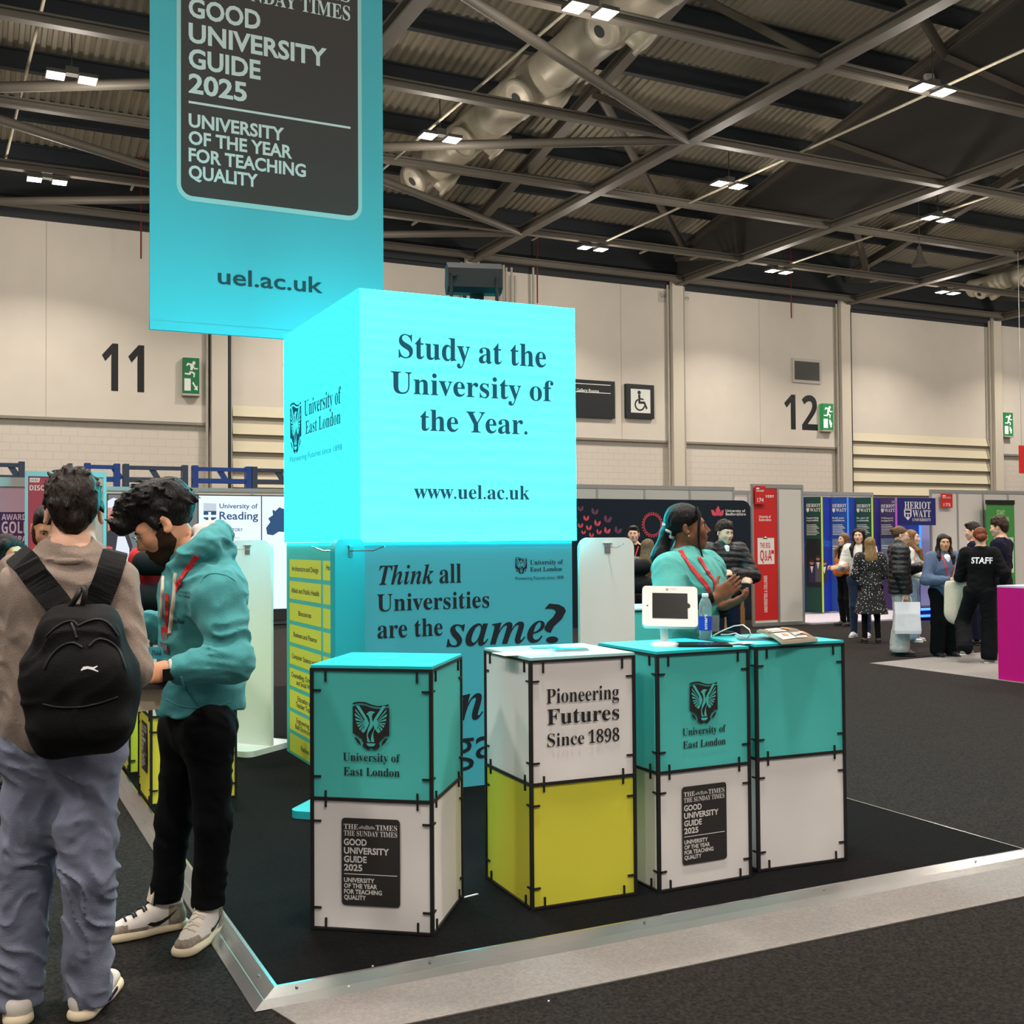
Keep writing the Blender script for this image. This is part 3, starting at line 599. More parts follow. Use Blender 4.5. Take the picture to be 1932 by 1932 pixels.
# ---------------------------------------------------------------- leaflet stands
m_pan = M('stand white', (226, 228, 224), .5); m_chr = M('chrome', (200, 205, 205), .15, metal=1.)
def leaflet_stand(label, c, ed, hooks, mp=None):
    m_pan = mp or M('stand white')
    e = Vector((ed[0], ed[1], 0)).normalized(); nn = e.cross(Vector((0, 0, 1))); c = Vector((c[0], c[1], PZ)); t = thing('leaflet_stand', label, 'display stand', tuple(c), 'white leaflet stands')
    w, h = .205, 1.5
    MB().prism(rrect(-w, w, .0, h, .07)[7:21] + [(-w, .02), (w, .02)], c+nn*.014, e, (0, 0, 1), .028).build('panel', m_pan, t)
    MB().prism(rrect(-w-.01, w+.01, -.26, .26, .06), c+Vector((0, 0, .04)), e, nn*-1, .04).build('base', m_pan, t)
    for z in hooks:
        for s in (1, -1):
            q = MB().obox(c+nn*s*.016+Vector((0, 0, z)), e*.022, nn*.003, Vector((0, 0, .03))); q.obox(c+nn*s*.018+Vector((0, 0, z+.032)), e*.034, nn*.005, Vector((0, 0, .003)))
            p0 = c+nn*s*.018+Vector((0, 0, z+.005)); d = nn*s
            q.tube([p0, p0+d*.13, p0+d*.19+Vector((0, 0, .022)), p0+d*.2+Vector((0, 0, .024))], .004, 6); q.build('hook', m_chr, t)
leaflet_stand('white leaflet stand behind the person in teal hoodie, left of the tower', (1.87, 8.12), (.62, -.78), (1.43, .7))
leaflet_stand('teal leaflet stand turned nearly edge-on at the front left corner of the tower', (1.93, 6.0), (.66, .75), (1.43,), M('stand teal', (34, 168, 178), .5))
leaflet_stand('white leaflet stand right of the tower, behind the counters', (3.8, 6.35), (1, -.02), (1.43,))
# ---------------------------------------------------------------- things on the counters
TZ = PZ+CH+.012
m_scr = M('dark glass', (10, 10, 12), .25, spec=.6); m_wp = M('white plastic', (232, 228, 226), .4)
t = thing('tablet_kiosk', 'white tablet holder on a pole on the third counter', 'tablet stand', (2.83, 4.2, TZ))
p = atz(1254, 1219, TZ); bx, by = p.x, p.y
MB().lathe((bx, by, TZ), [(.062, 0), (.062, .012), (.045, .02), (.02, .022)], 28).build('base', m_wp, t); MB().tube([(bx, by, TZ+.02), (bx+.002, by+.012, TZ+.115)], .017, 14).build('pole', m_wp, t)
d0 = (Vector((bx, by, 0))-Vector((0, 0, 0))).length; dep = (Vector((bx, by, TZ))-CAM).dot(cF)-.01
C4 = [atd(u, v, dep+e) for u, v, e in ((1203, 1104, .06), (1300, 1107, .04), (1326, 1183, -.05), (1228, 1182, -.03))]
ctr = sum(C4, Vector())/4; ux = ((C4[1]-C4[0])+(C4[2]-C4[3])).normalized(); uz = ((C4[0]-C4[3])+(C4[1]-C4[2])); uz = (uz-ux*uz.dot(ux)).normalized(); hw, hh = .122, .096
MB().prism(rrect(-hw, hw, -hh, hh, .018), ctr, ux, uz, .03).build('housing', m_wp, t, bev=.004)
F = Face(ctr, ux, uz); F.poly([(-.078, -.058), (.078, -.058), (.078, -.01), (.088, -.006), (.09, .004), (.086, .012), (.078, .016), (.078, .062), (-.078, .062)], 0, 0); F.poly([(-.1+.004*math.cos(i), .004*math.sin(i)) for i in range(6)], 1, 0); crest(F, -.012, .086, .011, 1, 2, 0); F.text('University of', 'bold', .0, .03, .08, .004, 1, 1); F.build('screen', [m_scr, m_btxt, m_wp], t)
def flat_on(name, lab, cat, pix, z, th, mats, r=.0, parts=None):
    P = [atz(u, v, z) for u, v in pix]; o = sum(P, Vector())/4
    ux = (P[1]-P[0]).normalized(); q = MB().prism([((p-o).dot(ux), (p-o).dot(Vector((-ux.y, ux.x, 0)))) for p in P][::1], (o.x, o.y, z+th), ux, (-ux.y, ux.x, 0), th)
    return q, o, ux
def slab(name, lab, cat, cx, cy, w, h, ang, th, m_side, m_face, rr=.01, z=None, inset=.004):
    z = TZ if z is None else z; ux = Vector((math.cos(ang), math.sin(ang), 0)); uy = Vector((-ux.y, ux.x, 0))
    t = thing(name, lab, cat, (cx, cy, z)); MB().prism(rrect(-w/2, w/2, -h/2, h/2, rr), (cx, cy, z+th), ux, uy, th).build('case', m_side, t)
    F = Face((cx, cy, z+th), ux, uy); F.poly(rrect(-w/2+inset, w/2-inset, -h/2+inset, h/2-inset, rr*.7), 0, 0); F.build('screen', m_face, t); return t
p = atz(1330, 1218, TZ); slab('tablet', 'dark tablet lying flat on the third counter beside the kiosk', 'tablet', p.x-.01, p.y, .24, .17, math.radians(-28), .008, m_scr, m_scr, .012)
p = atz(1076, 1228, TZ); slab('smartphone', 'smartphone lying on the white and yellow counter', 'phone', p.x, p.y, .15, .075, math.radians(-12), .009, M('phone rim', (170, 175, 178), .3, metal=.5), m_scr, .012)
m_card = M('card beige', (216, 200, 178), .7)
p = atz(985, 1233, TZ); o = MB().prism(rrect(-.11, .11, -.07, .07, .004), (p.x, p.y, TZ+.002), (1, -.05, 0), (.05, 1, 0), .0018).build('paper_sheet', m_card); tag(o, 'beige paper sheet on the white and yellow counter', 'paper')
p = atz(1030, 1224, TZ); o = MB().prism(rrect(-.06, .06, -.04, .04, .003), (p.x+.01, p.y+.03, TZ+.0045), (.98, -.2, 0), (.2, .98, 0), .0018).build('leaflet', m_blue); tag(o, 'small blue leaflet by the smartphone on the white counter', 'leaflet')
ct = k1['_top']; q = MB()
o = MB().prism(rrect(-.045, .045, -.045, .045, .004), (ct[0], ct[1]+.03, TZ+.003), (.8, .6, 0), (-.6, .8, 0), .0025).build('fixing_plate', M('plate cyan', (60, 200, 205), .3)); tag(o, 'small square plate on the leftmost counter top', 'plate')
# bottle
m_pet = M('clear plastic', (215, 245, 250), .08, trans=.8, ior=1.2); m_cap = M('bottle cap', (220, 240, 245), .4); m_lab = M('bottle label blue', (20, 60, 190), .35)
p = atz(1328, 1207, TZ); bp = Vector((p.x+.01, p.y, TZ)); t = thing('water_bottle', 'clear plastic water bottle with blue label beside the tablet', 'bottle', tuple(bp))
MB().lathe(bp, [(.02, 0), (.03, .004), (.031, .06), (.03, .11), (.031, .14), (.03, .165), (.022, .188), (.0135, .2), (.0135, .206)], 24).build('bottle_body', m_pet, t)
MB().lathe(bp+Vector((0, 0, .2)), [(.0145, 0), (.0155, .002), (.0155, .016), (.014, .018)], 18).build('cap', m_cap, t)
q = MB(); n = 24; q.add([bp+Vector((.0318*math.cos(2*PI*i/n), .0318*math.sin(2*PI*i/n), z)) for z in (.045, .11) for i in range(n)], [(i, (i+1) % n, n+(i+1) % n, n+i) for i in range(n)], 0, True); q.build('label', m_lab, t)
vd = Vector((bp.x, bp.y, 0)).normalized(); F = Face(bp-vd*.0335, (vd.y, -vd.x, 0)); F.text('smart', 'heavy', .008, .125-.045, .05, .016, 0, 0, PI/2); F.build('lettering', m_bwh, t)
# magazine, leaflets, cable, power bank, card
mq = [Vector(v) for v in ((3.3, 3.995, TZ+.014), (3.535, 4.03, TZ+.014), (3.675, 4.42, TZ+.036), (3.44, 4.35, TZ+.036))]
t = thing('magazine', 'open glossy food magazine lying on the rightmost counter', 'magazine', (3.5, 4.2, TZ))
def mg(s_, t_, up=0): p = mq[0].lerp(mq[1], s_).lerp(mq[3].lerp(mq[2], s_), t_); return p+Vector((0, 0, up+.012*abs(math.sin(PI*t_))-.006*math.exp(-((t_-.5)/.06)**2)))
q = MB(); A = [mg(i/6, j/12) for j in range(13) for i in range(7)]; q.add(A, [(j*7+i, j*7+i+1, j*7+i+8, j*7+i+7) for j in range(12) for i in range(6)], 0, True); B = [Vector((p.x, p.y, max(TZ+.001, p.z-.012))) for p in A]
q.add(B, [(j*7+i, j*7+i+7, j*7+i+8, j*7+i+1) for j in range(12) for i in range(6)], 1); ring = [i for i in range(7)]+[j*7+6 for j in range(1, 13)]+[84+i for i in range(5, -1, -1)]+[j*7 for j in range(11, 0, -1)]; n = len(ring)
q.add([A[i] for i in ring]+[B[i] for i in ring], [(i, n+i, n+(i+1) % n, (i+1) % n) for i in range(n)], 1); q.build('pages', [M('magazine brown', (104, 92, 72), .35, var=.35, vs=14), M('page edge', (186, 176, 158), .6)], t)
def mpoly(q, P, mi=0): q.add([mg(a, b, .003) for a, b in P], [tuple(range(len(P)))], mi)
q = MB(); circ = lambda cx, cy, rx, ry: [(cx+rx*math.cos(2*PI*i/12), cy+ry*math.sin(2*PI*i/12)) for i in range(12)]
mpoly(q, [(.08, .44), (.5, .44), (.5, .1), (.08, .06)]); mpoly(q, [(.02, .55), (.1, .55), (.1, .95), (.02, .95)], 3); mpoly(q, [(.16, .55), (.6, .55), (.6, .92), (.2, .92)]); mpoly(q, circ(.24, .25, .12, .13), 0); q.build('white_page', [M('mag white', (226, 226, 222), .4), M('mag orange', (204, 126, 78), .4), M('mag skin', (196, 150, 112), .4), M('mag grey', (140, 130, 112), .4)], t)
q = MB(); q.add([mg(a, b, .0045) for a, b in circ(.3, .27, .09, .09)], [tuple(range(12))]); q.add([mg(a, b, .0045) for a, b in ((.66, .6), (.74, .58), (.8, .9), (.72, .92))], [(0, 1, 2, 3)]); q.add([mg(a, b, .0045) for a, b in circ(.86, .32, .07, .12)], [tuple(range(12))]); q.build('food_picture', M('mag orange'), t)
q = MB()
for i in range(6): q.add([mg(a, b, .005) for a, b in ((.52+.06*i, .2+.02*i), (.55+.06*i, .19+.02*i), (.59+.06*i, .34), (.56+.06*i, .36))], [(0, 1, 2, 3)]); q.add([mg(a, b, .005) for a, b in ((.5+.05*i, .08), (.53+.05*i, .075), (.56+.05*i, .16), (.53+.05*i, .165))], [(0, 1, 2, 3)])
q.build('lettering', M('mag white'), t)
for k, (u, v, w, h, ang, mm, lb) in enumerate(((1400, 1214, .12, .09, .1, M('leaflet pale', (176, 196, 186), .5), 'pale leaflet flat on the rightmost counter, nearest the tablet'), (1425, 1207, .16, .1, -.5, M('leaflet teal dark', (40, 100, 120), .4), 'dark teal leaflet sticking out under the magazine'), (1380, 1217, .1, .04, .05, M('leaflet grey', (150, 156, 150), .5), 'grey slip of paper on the rightmost counter corner'))):
    p = atz(u, v, TZ); o = MB().prism(rrect(-w/2, w/2, -h/2, h/2, .003), (p.x, p.y, TZ+.003+.002*k), (math.cos(ang), math.sin(ang), 0), (-math.sin(ang), math.cos(ang), 0), .0018).build('leaflet', mm); tag(o, lb, 'leaflet')
p = atz(1355, 1199, TZ); slab('power_bank', 'dark power bank between the bottle and the white cable', 'power bank', p.x, p.y, .15, .075, math.radians(-20), .018, M('rubber black', (26, 24, 24), .5), M('rubber black'), .008)
o = MB().tube([atz(u, v, TZ)+Vector((0, 0, h)) for u, v, h in ((1345, 1202, .006), (1362, 1202, .03), (1385, 1205, .06), (1402, 1206, .068), (1414, 1208, .05), (1417, 1208, .03), (1410, 1207, .008), (1398, 1205, .012), (1388, 1203, .022), (1375, 1202, .012), (1360, 1202, .012))], .0032, 8).build('charging_cable', m_wp); tag(o, 'looped white charging cable by the power bank', 'cable')
# scraps on the platform
for k, (u, v, w, h, lb) in enumerate(((888, 1691, .075, .012, 'torn white paper scrap on the stand carpet between two counters'), (703, 1824, .008, .006, 'tiny white crumb on the carpet near the front ramp'), (658, 1862, .008, .005, 'tiny white crumb left of the ramp screw'), (845, 1680, .007, .006, 'tiny white crumb right of the leftmost counter'), (1035, 1890, .006, .006, 'tiny pale crumb on the grey strip'))):
    p = atz(u, v, PZ if k < 4 else .007); a = math.radians(10); o = MB().prism([(-w/2, -h/2), (w/2, -h*.3), (w*.45, h/2), (-w*.4, h*.3)], (p.x, p.y, p.z+.004), (math.cos(a), math.sin(a), 0), (-math.sin(a), math.cos(a), 0), .003).build('paper_scrap', m_wp); tag(o, lb, 'litter')
# ---------------------------------------------------------------- neighbouring booths
m_pal = M('shell panel', (206, 200, 192), .6, spec=.3); m_post = M('shell aluminium', (190, 190, 186), .35, metal=.8); m_red = M('poster red', (202, 36, 34), .5); m_pwh = M('poster white', (232, 226, 218), .5); m_navy = M('sign navy', (28, 34, 110), .5)
def post(q, x, y, z=2.5): q.box(x-.02, x+.02, y-.02, y+.02, 0, z, 1)
def shell(label, x0, x1, y, step, z=2.5, cat='partition'):
    n = max(1, round((x1-x0)/step)); t = thing('shell_scheme_wall', label, cat, ((x0+x1)/2, y, 0))
    for i in range(n):
        a = x0+(x1-x0)*i/n; b = x0+(x1-x0)*(i+1)/n; MB().box(a+.02, b-.02, y-.004, y+.004, .06, z-.07).build('panel', m_pal, t)
    for i in range(n+1): q = MB(); post(q, x0+(x1-x0)*i/n, y, z); q.m = [0]*len(q.m); q.build('post', m_post, t)
    for za, zb in ((0, .06), (z-.07, z)):
        MB().box(x0+.02, x1-.02, y-.016, y+.016, za, zb).build('rail', m_post, t)
    return t
shell('long pale shell scheme wall behind the left booths', -1.2, 8.8, 20.6, 1.0)
shell('pale shell scheme wall behind the dark backdrop with leaf pattern', 8.2, 13.2, 17.35, .99)
shell('pale shell scheme wall right of the folded blue panels', 17.95, 23.2, 17.0, .75)
shell('pale shell scheme wall behind the folded blue panels', 13.4, 17.9, 18.6, 1.0)
t = shell('short shell scheme wing with magenta poster and grey panel at the left', .80, 1.80, 16.5, .5)
F = Face((.80, 16.495, 0), (1, 0, 0)); F.rect(.02, .485, .06, 2.43, 0, 0); F.rect(.06, .42, 1.25, 1.95, 3, 1)
F.text('DISCOVERY', 'sansb', .04, .5, 2.24, .07, 1, 2); F.poly([(.04, 2.35), (.16, 2.35), (.17, 2.41), (.04, 2.41)], 1, 2); F.text('UCAS', 'sansb', .055, .145, 2.362, .036, 0, 3); F.rect(.26, .42, 2.13, 2.19, 2, 2); F.text('UNI', 'sansb', .285, .37, 2.145, .03, 1, 3); F.text('Learn', 'bold', .1, .3, 1.72, .05, 1, 2)
F.build('poster', [M('poster magenta', (176, 66, 84), .5), m_pwh, M('poster blue', (40, 84, 140), .5), M('poster rose', (196, 60, 66), .5)], t)
t = thing('exhibition_poster', 'large mauve poster with purple award panel at the left edge', 'poster', (.3, 17.4, 0))
MB().box(-.4, .84, 17.4, 17.43, .02, 2.33).build('board', M('poster mauve', (178, 146, 162), .5), t); MB().box(-.4, .84, 17.38, 17.45, 2.33, 2.46).build('header_rail', m_post, t)
F = Face((-.4, 17.4, 0), (1, 0, 0)); a = F.pt(0, 966); b = F.pt(46, 1040); F.rect(a[0]-.3, b[0]+.02, b[1]-.3, a[1], 0, 0)
F.tpx('AWARD', 'sansb', (3, 981), (50, 981), 970, 1); F.tpx('GOLD', 'sansb', (3, 1006), (56, 1006), 984, 1); F.tpx('CAMPAIGN', 'sansb', (3, 1022), (75, 1022), 1011, 1); F.build('award_panel', [M('award purple', (58, 26, 78), .5), M('award pale', (206, 176, 190), .5)], t)
# light box wall
m_lb = M('lightbox white', (226, 240, 255), emit=1.05); m_lbink = M('lightbox blue ink', (20, 74, 122), emit=.9); m_lbgrey = M('lightbox pale grey', (196, 208, 222), emit=.95)
t = thing('light_box_wall', 'glowing light box wall with photo, crest and blue map at the left', 'light box', (3.5, 20.3, 0))
LY = 20.3; A = lambda u, v: aty(u, v, LY)
x0, x1, x2, x3 = A(203, 935).x, A(374, 935).x, A(493.5, 935).x, A(600, 935).x; zt = A(374, 935).z
MB().box(x0, x3, LY+.01, LY+.14, .1, zt+.02).build('frame', M('frame dark', (40, 42, 46), .5), t)
MB().box(x1+.01, x2-.01, LY, LY+.008, .3, zt).build('screen', m_lb, t); MB().box(x2+.01, x3, LY, LY+.008, .3, zt).build('screen', m_lb, t)
F = Face((0, LY, 0), (1, 0, 0)); F.tpx('University of', 'bold', (414, 958), (486, 960), 949); F.tpx('Reading', 'bold', (414, 979), (487, 981), 964); F.build('lettering', m_lbink, t); F.tpx('YOUR STORY', 'bold', (411, 1002), (458, 1003), 996); F.build('subtitle', m_lbink, t)
P = lambda pts, mi, l=0: F.poly([F.pt(u, v) for u, v in pts], mi, l)
P([(384, 978), (384, 964), (408, 964), (408, 978), (396, 985)], 0); P([(384, 964), (384, 949), (408, 950), (408, 964)], 1); P([(393, 984), (393, 966), (398, 966), (398, 984)], 2, 1); P([(384, 976), (384, 971.5), (408, 971.5), (408, 976)], 2, 1); F.build('crest', [m_lbink, m_lbgrey, m_lb], t)
for i in range(14):
    v = 1014+i*6.2
    for u0, u1 in ((436, 452+(i*7) % 9), (400, 418+(i*5) % 8)): P([(u0, v+1.6), (u1, v+1.6), (u1, v), (u0, v)], 0)
F.build('small_print', m_lbgrey, t)
P([(534, 960), (527, 957), (520, 964), (514, 962), (515, 972), (506, 978), (510, 985), (502, 996), (504, 1008), (515, 1010), (526, 1003), (540, 1004), (560, 1000), (560, 955)], 0); F.build('map_picture', m_lbink, t)
MB().box(x0+.01, x1-.01, LY, LY+.008, .3, zt).build('photo_screen', M('photo grey', (92, 94, 98), emit=.8, var=.2, vs=4), t)
for pts, mi, l in (([(203, 975), (203, 945), (214, 939), (226, 943), (231, 952), (226, 956), (215, 957)], 0, 0), ([(203, 958), (222, 957), (229, 966), (226, 985), (214, 1000), (203, 1003)], 1, 0), ([(203, 1003), (222, 990), (240, 1000), (250, 1030), (240, 1070), (225, 1080), (203, 1075)], 2, 1), ([(222, 1012), (236, 1012), (244, 1035), (244, 1065), (226, 1066), (218, 1040)], 0, 2), ([(203, 1030), (212, 1032), (214, 1058), (203, 1060)], 3, 2), ([(215, 1000), (235, 990), (243, 1004), (236, 1012), (222, 1012)], 4, 3), ([(352, 968), (358, 962), (358, 975), (352, 978)], 3, 1)): P(pts, mi, l)
F.build('photo_figure', [M('photo white', (226, 232, 244), emit=.95), M('photo skin', (214, 130, 108), emit=.8), M('photo dark', (52, 48, 66), emit=.7), M('photo red', (226, 80, 86), emit=.9), M('photo plum', (120, 56, 84), emit=.7)], t)
# blue racks over the left booths
m_rk = M('rack blue', (28, 60, 130), .45); m_rk2 = M('rack grey blue', (52, 60, 78), .45)
for k, (u0, u1, mm) in enumerate(((-40, 47, m_rk2), (160, 227, m_rk), (233, 355, m_rk2), (364, 475, m_rk), (476, 560, m_rk2))):
    a = aty(u0, 900, 21.3); b = aty(u1, 900, 21.3); zt = 2.92; zb = 2.62; t = thing('storage_rack', 'blue grey metal rack frame rising behind the left booth wall, %s from the left' % ORD[k], 'rack', ((a.x+b.x)/2, 21.4, 0), 'metal racks behind the booths')
    for x in (a.x+.05, b.x-.05): MB().box(x-.05, x+.05, 21.3, 21.5, 0, zt+.03).build('post', mm, t)
    MB().box(a.x, b.x, 21.32, 21.4, zt-.07, zt).build('beam', mm, t); MB().box(a.x, b.x, 21.32, 21.4, zb, zb+.09).build('beam', mm, t)
    MB().beam((a.x+.5, 21.36, zt-.05), (a.x+.62, 21.36, zb+.05), .05, .1).build('brace', mm, t)
# dark leaf backdrop
m_bd = M('backdrop navy', (16, 30, 44), .6, spec=.3); m_pk = M('leaf pink', (214, 78, 92), .6); m_pk2 = M('leaf plum', (112, 62, 88), .6)
YB = 16.9; A = lambda u, v: aty(u, v, YB); xa, xb, zt = 8.0, A(1417, 960).x, A(1300, 943).z
t = thing('pop_up_backdrop', 'dark navy pop-up backdrop with pink leaves behind the stand', 'backdrop', ((xa+xb)/2, YB, 0))
MB().prism([(xa, 0), (xb, 0)]+rrect(xa, xb, 0, zt, .2)[7:14]+[(xa, zt)], (0, YB, 0), (1, 0, 0), (0, 0, 1), .3).build('fabric', m_bd, t)
F = Face((0, YB, 0), (1, 0, 0))
for u, v, s, r, c in ((1096, 958, 13, .1, 1), (1121, 963, 16, -.2, 1), (1106, 976, 13, 0, 0), (1145, 977, 18, -.25, 1), (1126, 985, 15, -.2, 0), (1095, 990, 12, 0, 0), (1111, 994, 13, 0, 0), (1101, 1003, 10, 0, 0), (1144, 999, 15, -.3, 0), (1129, 1002, 12, -.25, 0), (1115, 1008, 11, -.2, 0), (1164, 998, 17, -.35, 1)):
    a = F.pt(u, v+s*.5); k = s/2122*19.5*.62
    for m in (-1, 1):
        pts = [(0, 0), (.55, .2), (.75, .7), (.62, 1.25), (.25, .95), (.02, .5)]; pp = []
        for x, z in pts:
            x = x*m+.03*m; pp.append((a[0]+k*(x*math.cos(r)-z*math.sin(r)), a[1]+k*(x*math.sin(r)+z*math.cos(r))))
        F.poly(pp if m > 0 else pp[::-1], c, 0)
F.build('leaf_pattern', [m_pk, m_pk2], t)
c = F.pt(1231, 990); k = 19.5/2122*20
for i in range(26): a = 2*PI*i/26; F.poly([(c[0]+k*(r*math.cos(a+d)), c[1]+k*r*math.sin(a+d)) for r, d in ((1.0, -.09), (1.24, -.05), (1.24, .05), (1.0, .09))], 0, 0)
disc(F, c[0], c[1], k*1.1, 0, 0, 30, 0, 2*PI, k*.93); F.build('gear_ring', m_pk, t)
P = lambda pts, mi, l=0: F.poly([F.pt(u, v) for u, v in pts], mi, l)
for pts in ([(1341, 962), (1346, 962), (1352, 970), (1350, 974), (1344, 972)], [(1352, 973), (1350, 962), (1355, 954), (1359, 963), (1356, 973)], [(1366, 962), (1361, 963), (1356, 971), (1358, 974), (1364, 972)]): P(pts, 0)
F.build('leaf_logo', m_pk, t); F.tpx('University of', 'bold', (1369, 966), (1406, 966), 961); F.tpx('Bedfordshire', 'bold', (1369, 972.5), (1407, 972.5), 967)
F.tpx('NS', 'heavy', (1386, 1128), (1396, 1128), 1121); F.build('lettering', m_pwh, t); F.tpx('TES', 'heavy', (1384, 1137), (1396, 1137), 1131); F.build('pink_lettering', m_pk, t)
for k, (x, y, z, w, d, h, lb) in enumerate(((11.72, 15.75, 0, .36, .34, .24, 'lower cardboard box left of the red poster wing'), (11.72, 15.75, .24, .3, .3, .22, 'labelled cardboard box, upper one of the pair'), (12.08, 15.95, 0, .3, .34, .32, 'open cardboard box against the red poster wing'), (12.08, 15.95, .322, .3, .3, .3, 'top cardboard box against the red poster wing'))):
    t = thing('cardboard_box', lb, 'box', (x, y, z), 'cardboard boxes'); mm = M('cardboard', (150, 112, 66), .8, var=.08, vs=6)
    MB().box(x-w/2, x+w/2, y-d/2, y+d/2, z+.001, z+h).build('carton', mm, t); MB().box(x-w/2-.002, x+w/2+.002, y-.03, y+.03, z+h, z+h+.003).build('tape', M('tape brown', (176, 144, 100), .4), t)
    if k == 1: MB().box(x-.06, x+.04, y-d/2-.004, y-d/2, z+.06, z+.16).build('address_label', m_pwh, t)
# wing 174
t = shell('narrow shell scheme wing with red poster and stand number 174', 12.27, 13.37, 15.6, .55, 2.46)
F = Face((0, 15.595, 0), (1, 0, 0)); a = F.pt(1428, 922); b = F.pt(1463, 1177); F.rect(12.29, 12.8, .1, 2.39, 0, 0); q = F.pt(1429, 1015); r = F.pt(1461, 1064); F.rect(q[0], r[0], r[1], q[1], 1, 1); P = lambda pts, mi, l=0: F.poly([F.pt(u, v) for u, v in pts], mi, l); P([(1439, 1017), (1449, 1017), (1444, 1011)], 1, 1)
F.tpx('THE BIG', 'sansb', (1434, 1034), (1453, 1034), 1024, 0, 2); F.tpx('Q&A', 'sansb', (1434, 1058), (1456, 1058), 1038, 0, 2); F.rect(F.pt(1455, 1045)[0], F.pt(1460, 1045)[0], F.pt(1455, 1045)[1], F.pt(1455, 1038)[1], 0, 2)
F.tpx('University of', 'bold', (1432, 977), (1454, 977), 972, 1); F.tpx('Bedfordshire', 'bold', (1432, 983), (1455, 983), 978, 1); F.tpx('VERY', 'sansb', (1444, 939), (1460, 939), 934, 1)
x = F.pt(1448, 1155); y_ = F.pt(1448, 1086); F.text('UNIVERSITIES & COLLEGES', 'sansb', x[0], x[0]+(y_[1]-x[1]), x[1], .07, 1, 1, PI/2); F.build('poster', [m_red, m_pwh], t)
def num_sign(no, u0, u1, v0, v1, y, lab):
    a = aty(u0, v1, y); b = aty(u1, v0, y); t = thing('stand_number_sign', lab, 'sign', ((a.x+b.x)/2, y, a.z)); MB().box(a.x, b.x, y, y+.01, a.z, b.z).build('plate', m_red, t); F = Face((a.x, y, a.z), (1, 0, 0)); w, h = b.x-a.x, b.z-a.z
    F.text(no, 'bold', .2*w, .8*w, .12*h, .22*h); F.build('number', m_pwh, t); F.text('DISCOVERY', 'sansb', .12*w, .85*w, .68*h, .1*h); F.rect(.12*w, .4*w, .82*h, .9*h); F.build('event_logo', m_pwh, t)
num_sign('174', 1425, 1444, 917, 951, 15.54, 'red plate with white stand number on the red poster wing'); num_sign('175', 1776, 1797, 932, 958, 16.93, 'red plate with white stand number right of the navy sign')
# folded blue panels
t = thing('folding_display_wall', 'folded blue, green and purple display wall with photos', 'display wall', (16, 17.3, 0))
us = [1504, 1518, 1549, 1567, 1598, 1613, 1644, 1659, 1689, 1702]; ys = [17.2, 17.42, 17.2, 17.42, 17.2, 17.42, 17.2, 17.42, 17.2, 17.4]
cols = [(20, 40, 150), (10, 62, 52), (18, 48, 168), (20, 66, 150), (22, 58, 160), (10, 64, 54), (40, 40, 130), (66, 40, 96), (24, 34, 110)]
edge = {2: (196, 214, 60), 4: (70, 150, 240), 6: (190, 210, 60), 8: (206, 80, 190)}
names = ['blue', 'green', 'bright blue', 'mid blue', 'bluish', 'dark green', 'indigo', 'plum', 'navy']
heads = {1: ('Supporting', 'responsibility'), 3: ('Build your', 'confidence'), 5: ('Be part of', 'a community'), 7: ('Wellbeing and', 'support')}
for i in range(9):
    p = aty(us[i], 940, ys[i]); q = aty(us[i+1], 940, ys[i+1]); d = Vector((q.x-p.x, q.y-p.y, 0)); L = d.length; d /= L; o = Vector((p.x, p.y, 0)); zt = 2.33
    MB().prism([(0, .05), (L, .05), (L, zt), (0, zt)], o, d, (0, 0, 1), .03).build('panel', M('folded panel '+names[i], cols[i], .5), t)
    F = Face(o, d)
    if i in heads:
        F.text('HERIOT', 'serif', .03, .3, zt-.2, .065); F.text('WATT', 'serif', .1, .3, zt-.29, .065); F.poly([(.03, zt-.22), (.085, zt-.22), (.085, zt-.27), (.057, zt-.31), (.03, zt-.27)]); F.text(heads[i][0], 'bold', .03, .26, zt-.43, .035); F.text(heads[i][1], 'bold', .03, .26, zt-.48, .035)
        for j in range(7): F.rect(.03, .22+.05*((j*37) % 3)/2, zt-.56-.032*j, zt-.548-.032*j)
        F.build('lettering', m_pwh, t)
    if i == 1:
        F.rect(.02, L-.02, .55, 1.5, 0, 0)
        for x, z, s in ((.12, .98, 1), (.24, 1.06, .9), (.36, .97, 1)):
            F.rect(x-.06*s, x+.06*s, .65, z-.02, 1 if s == 1 else 2, 1); disc(F, x, z+.05, .042*s, 3, 2, 10); F.poly([(x-.045, z+.06), (x+.045, z+.06), (x+.03, z+.11), (x-.03, z+.11)], 4, 3); F.poly([(x-.03, z-.02), (x, z-.16), (x+.03, z-.02)], 5, 2)
        F.build('photo', [M('photo night', (18, 22, 22), .5), M('photo gown', (40, 38, 70), .5), M('photo suit', (84, 78, 82), .5), M('photo face', (190, 120, 100), .5), M('photo hair', (70, 48, 36), .5), m_pwh], t)
    if i in (3, 5, 7):
        F.rect(.02, L-.02, .9, 1.5, 0, 0); F.rect(.03, L-.08, 1.34, 1.36, 1, 1); F.rect(.03, L-.12, 1.29, 1.31, 1, 1); F.build('photo', [M('photo pale blue', (116, 130, 156), .5, var=.25, vs=5), m_pwh], t)
    if i in (0, 2, 4): F.text(('ve s', 'shap', 'ing')[i//2], 'bold', .01, L-.02, 1.35, .17); F.build('slogan', M('slogan blue', (40, 110, 220), .5), t)
    if i+1 in edge: MB().box(q.x-.012, q.x+.012, q.y-.03, q.y-.005, .05, zt).build('edge_strip', M('edge strip %d' % (i+1), edge[i+1], emit=.75), t)
a = aty(1697, 991, 16.75); b = aty(1765, 940, 16.75); t = thing('university_sign', 'square navy sign with white serif lettering right of the folded panels', 'sign', ((a.x+b.x)/2, 16.75, a.z))
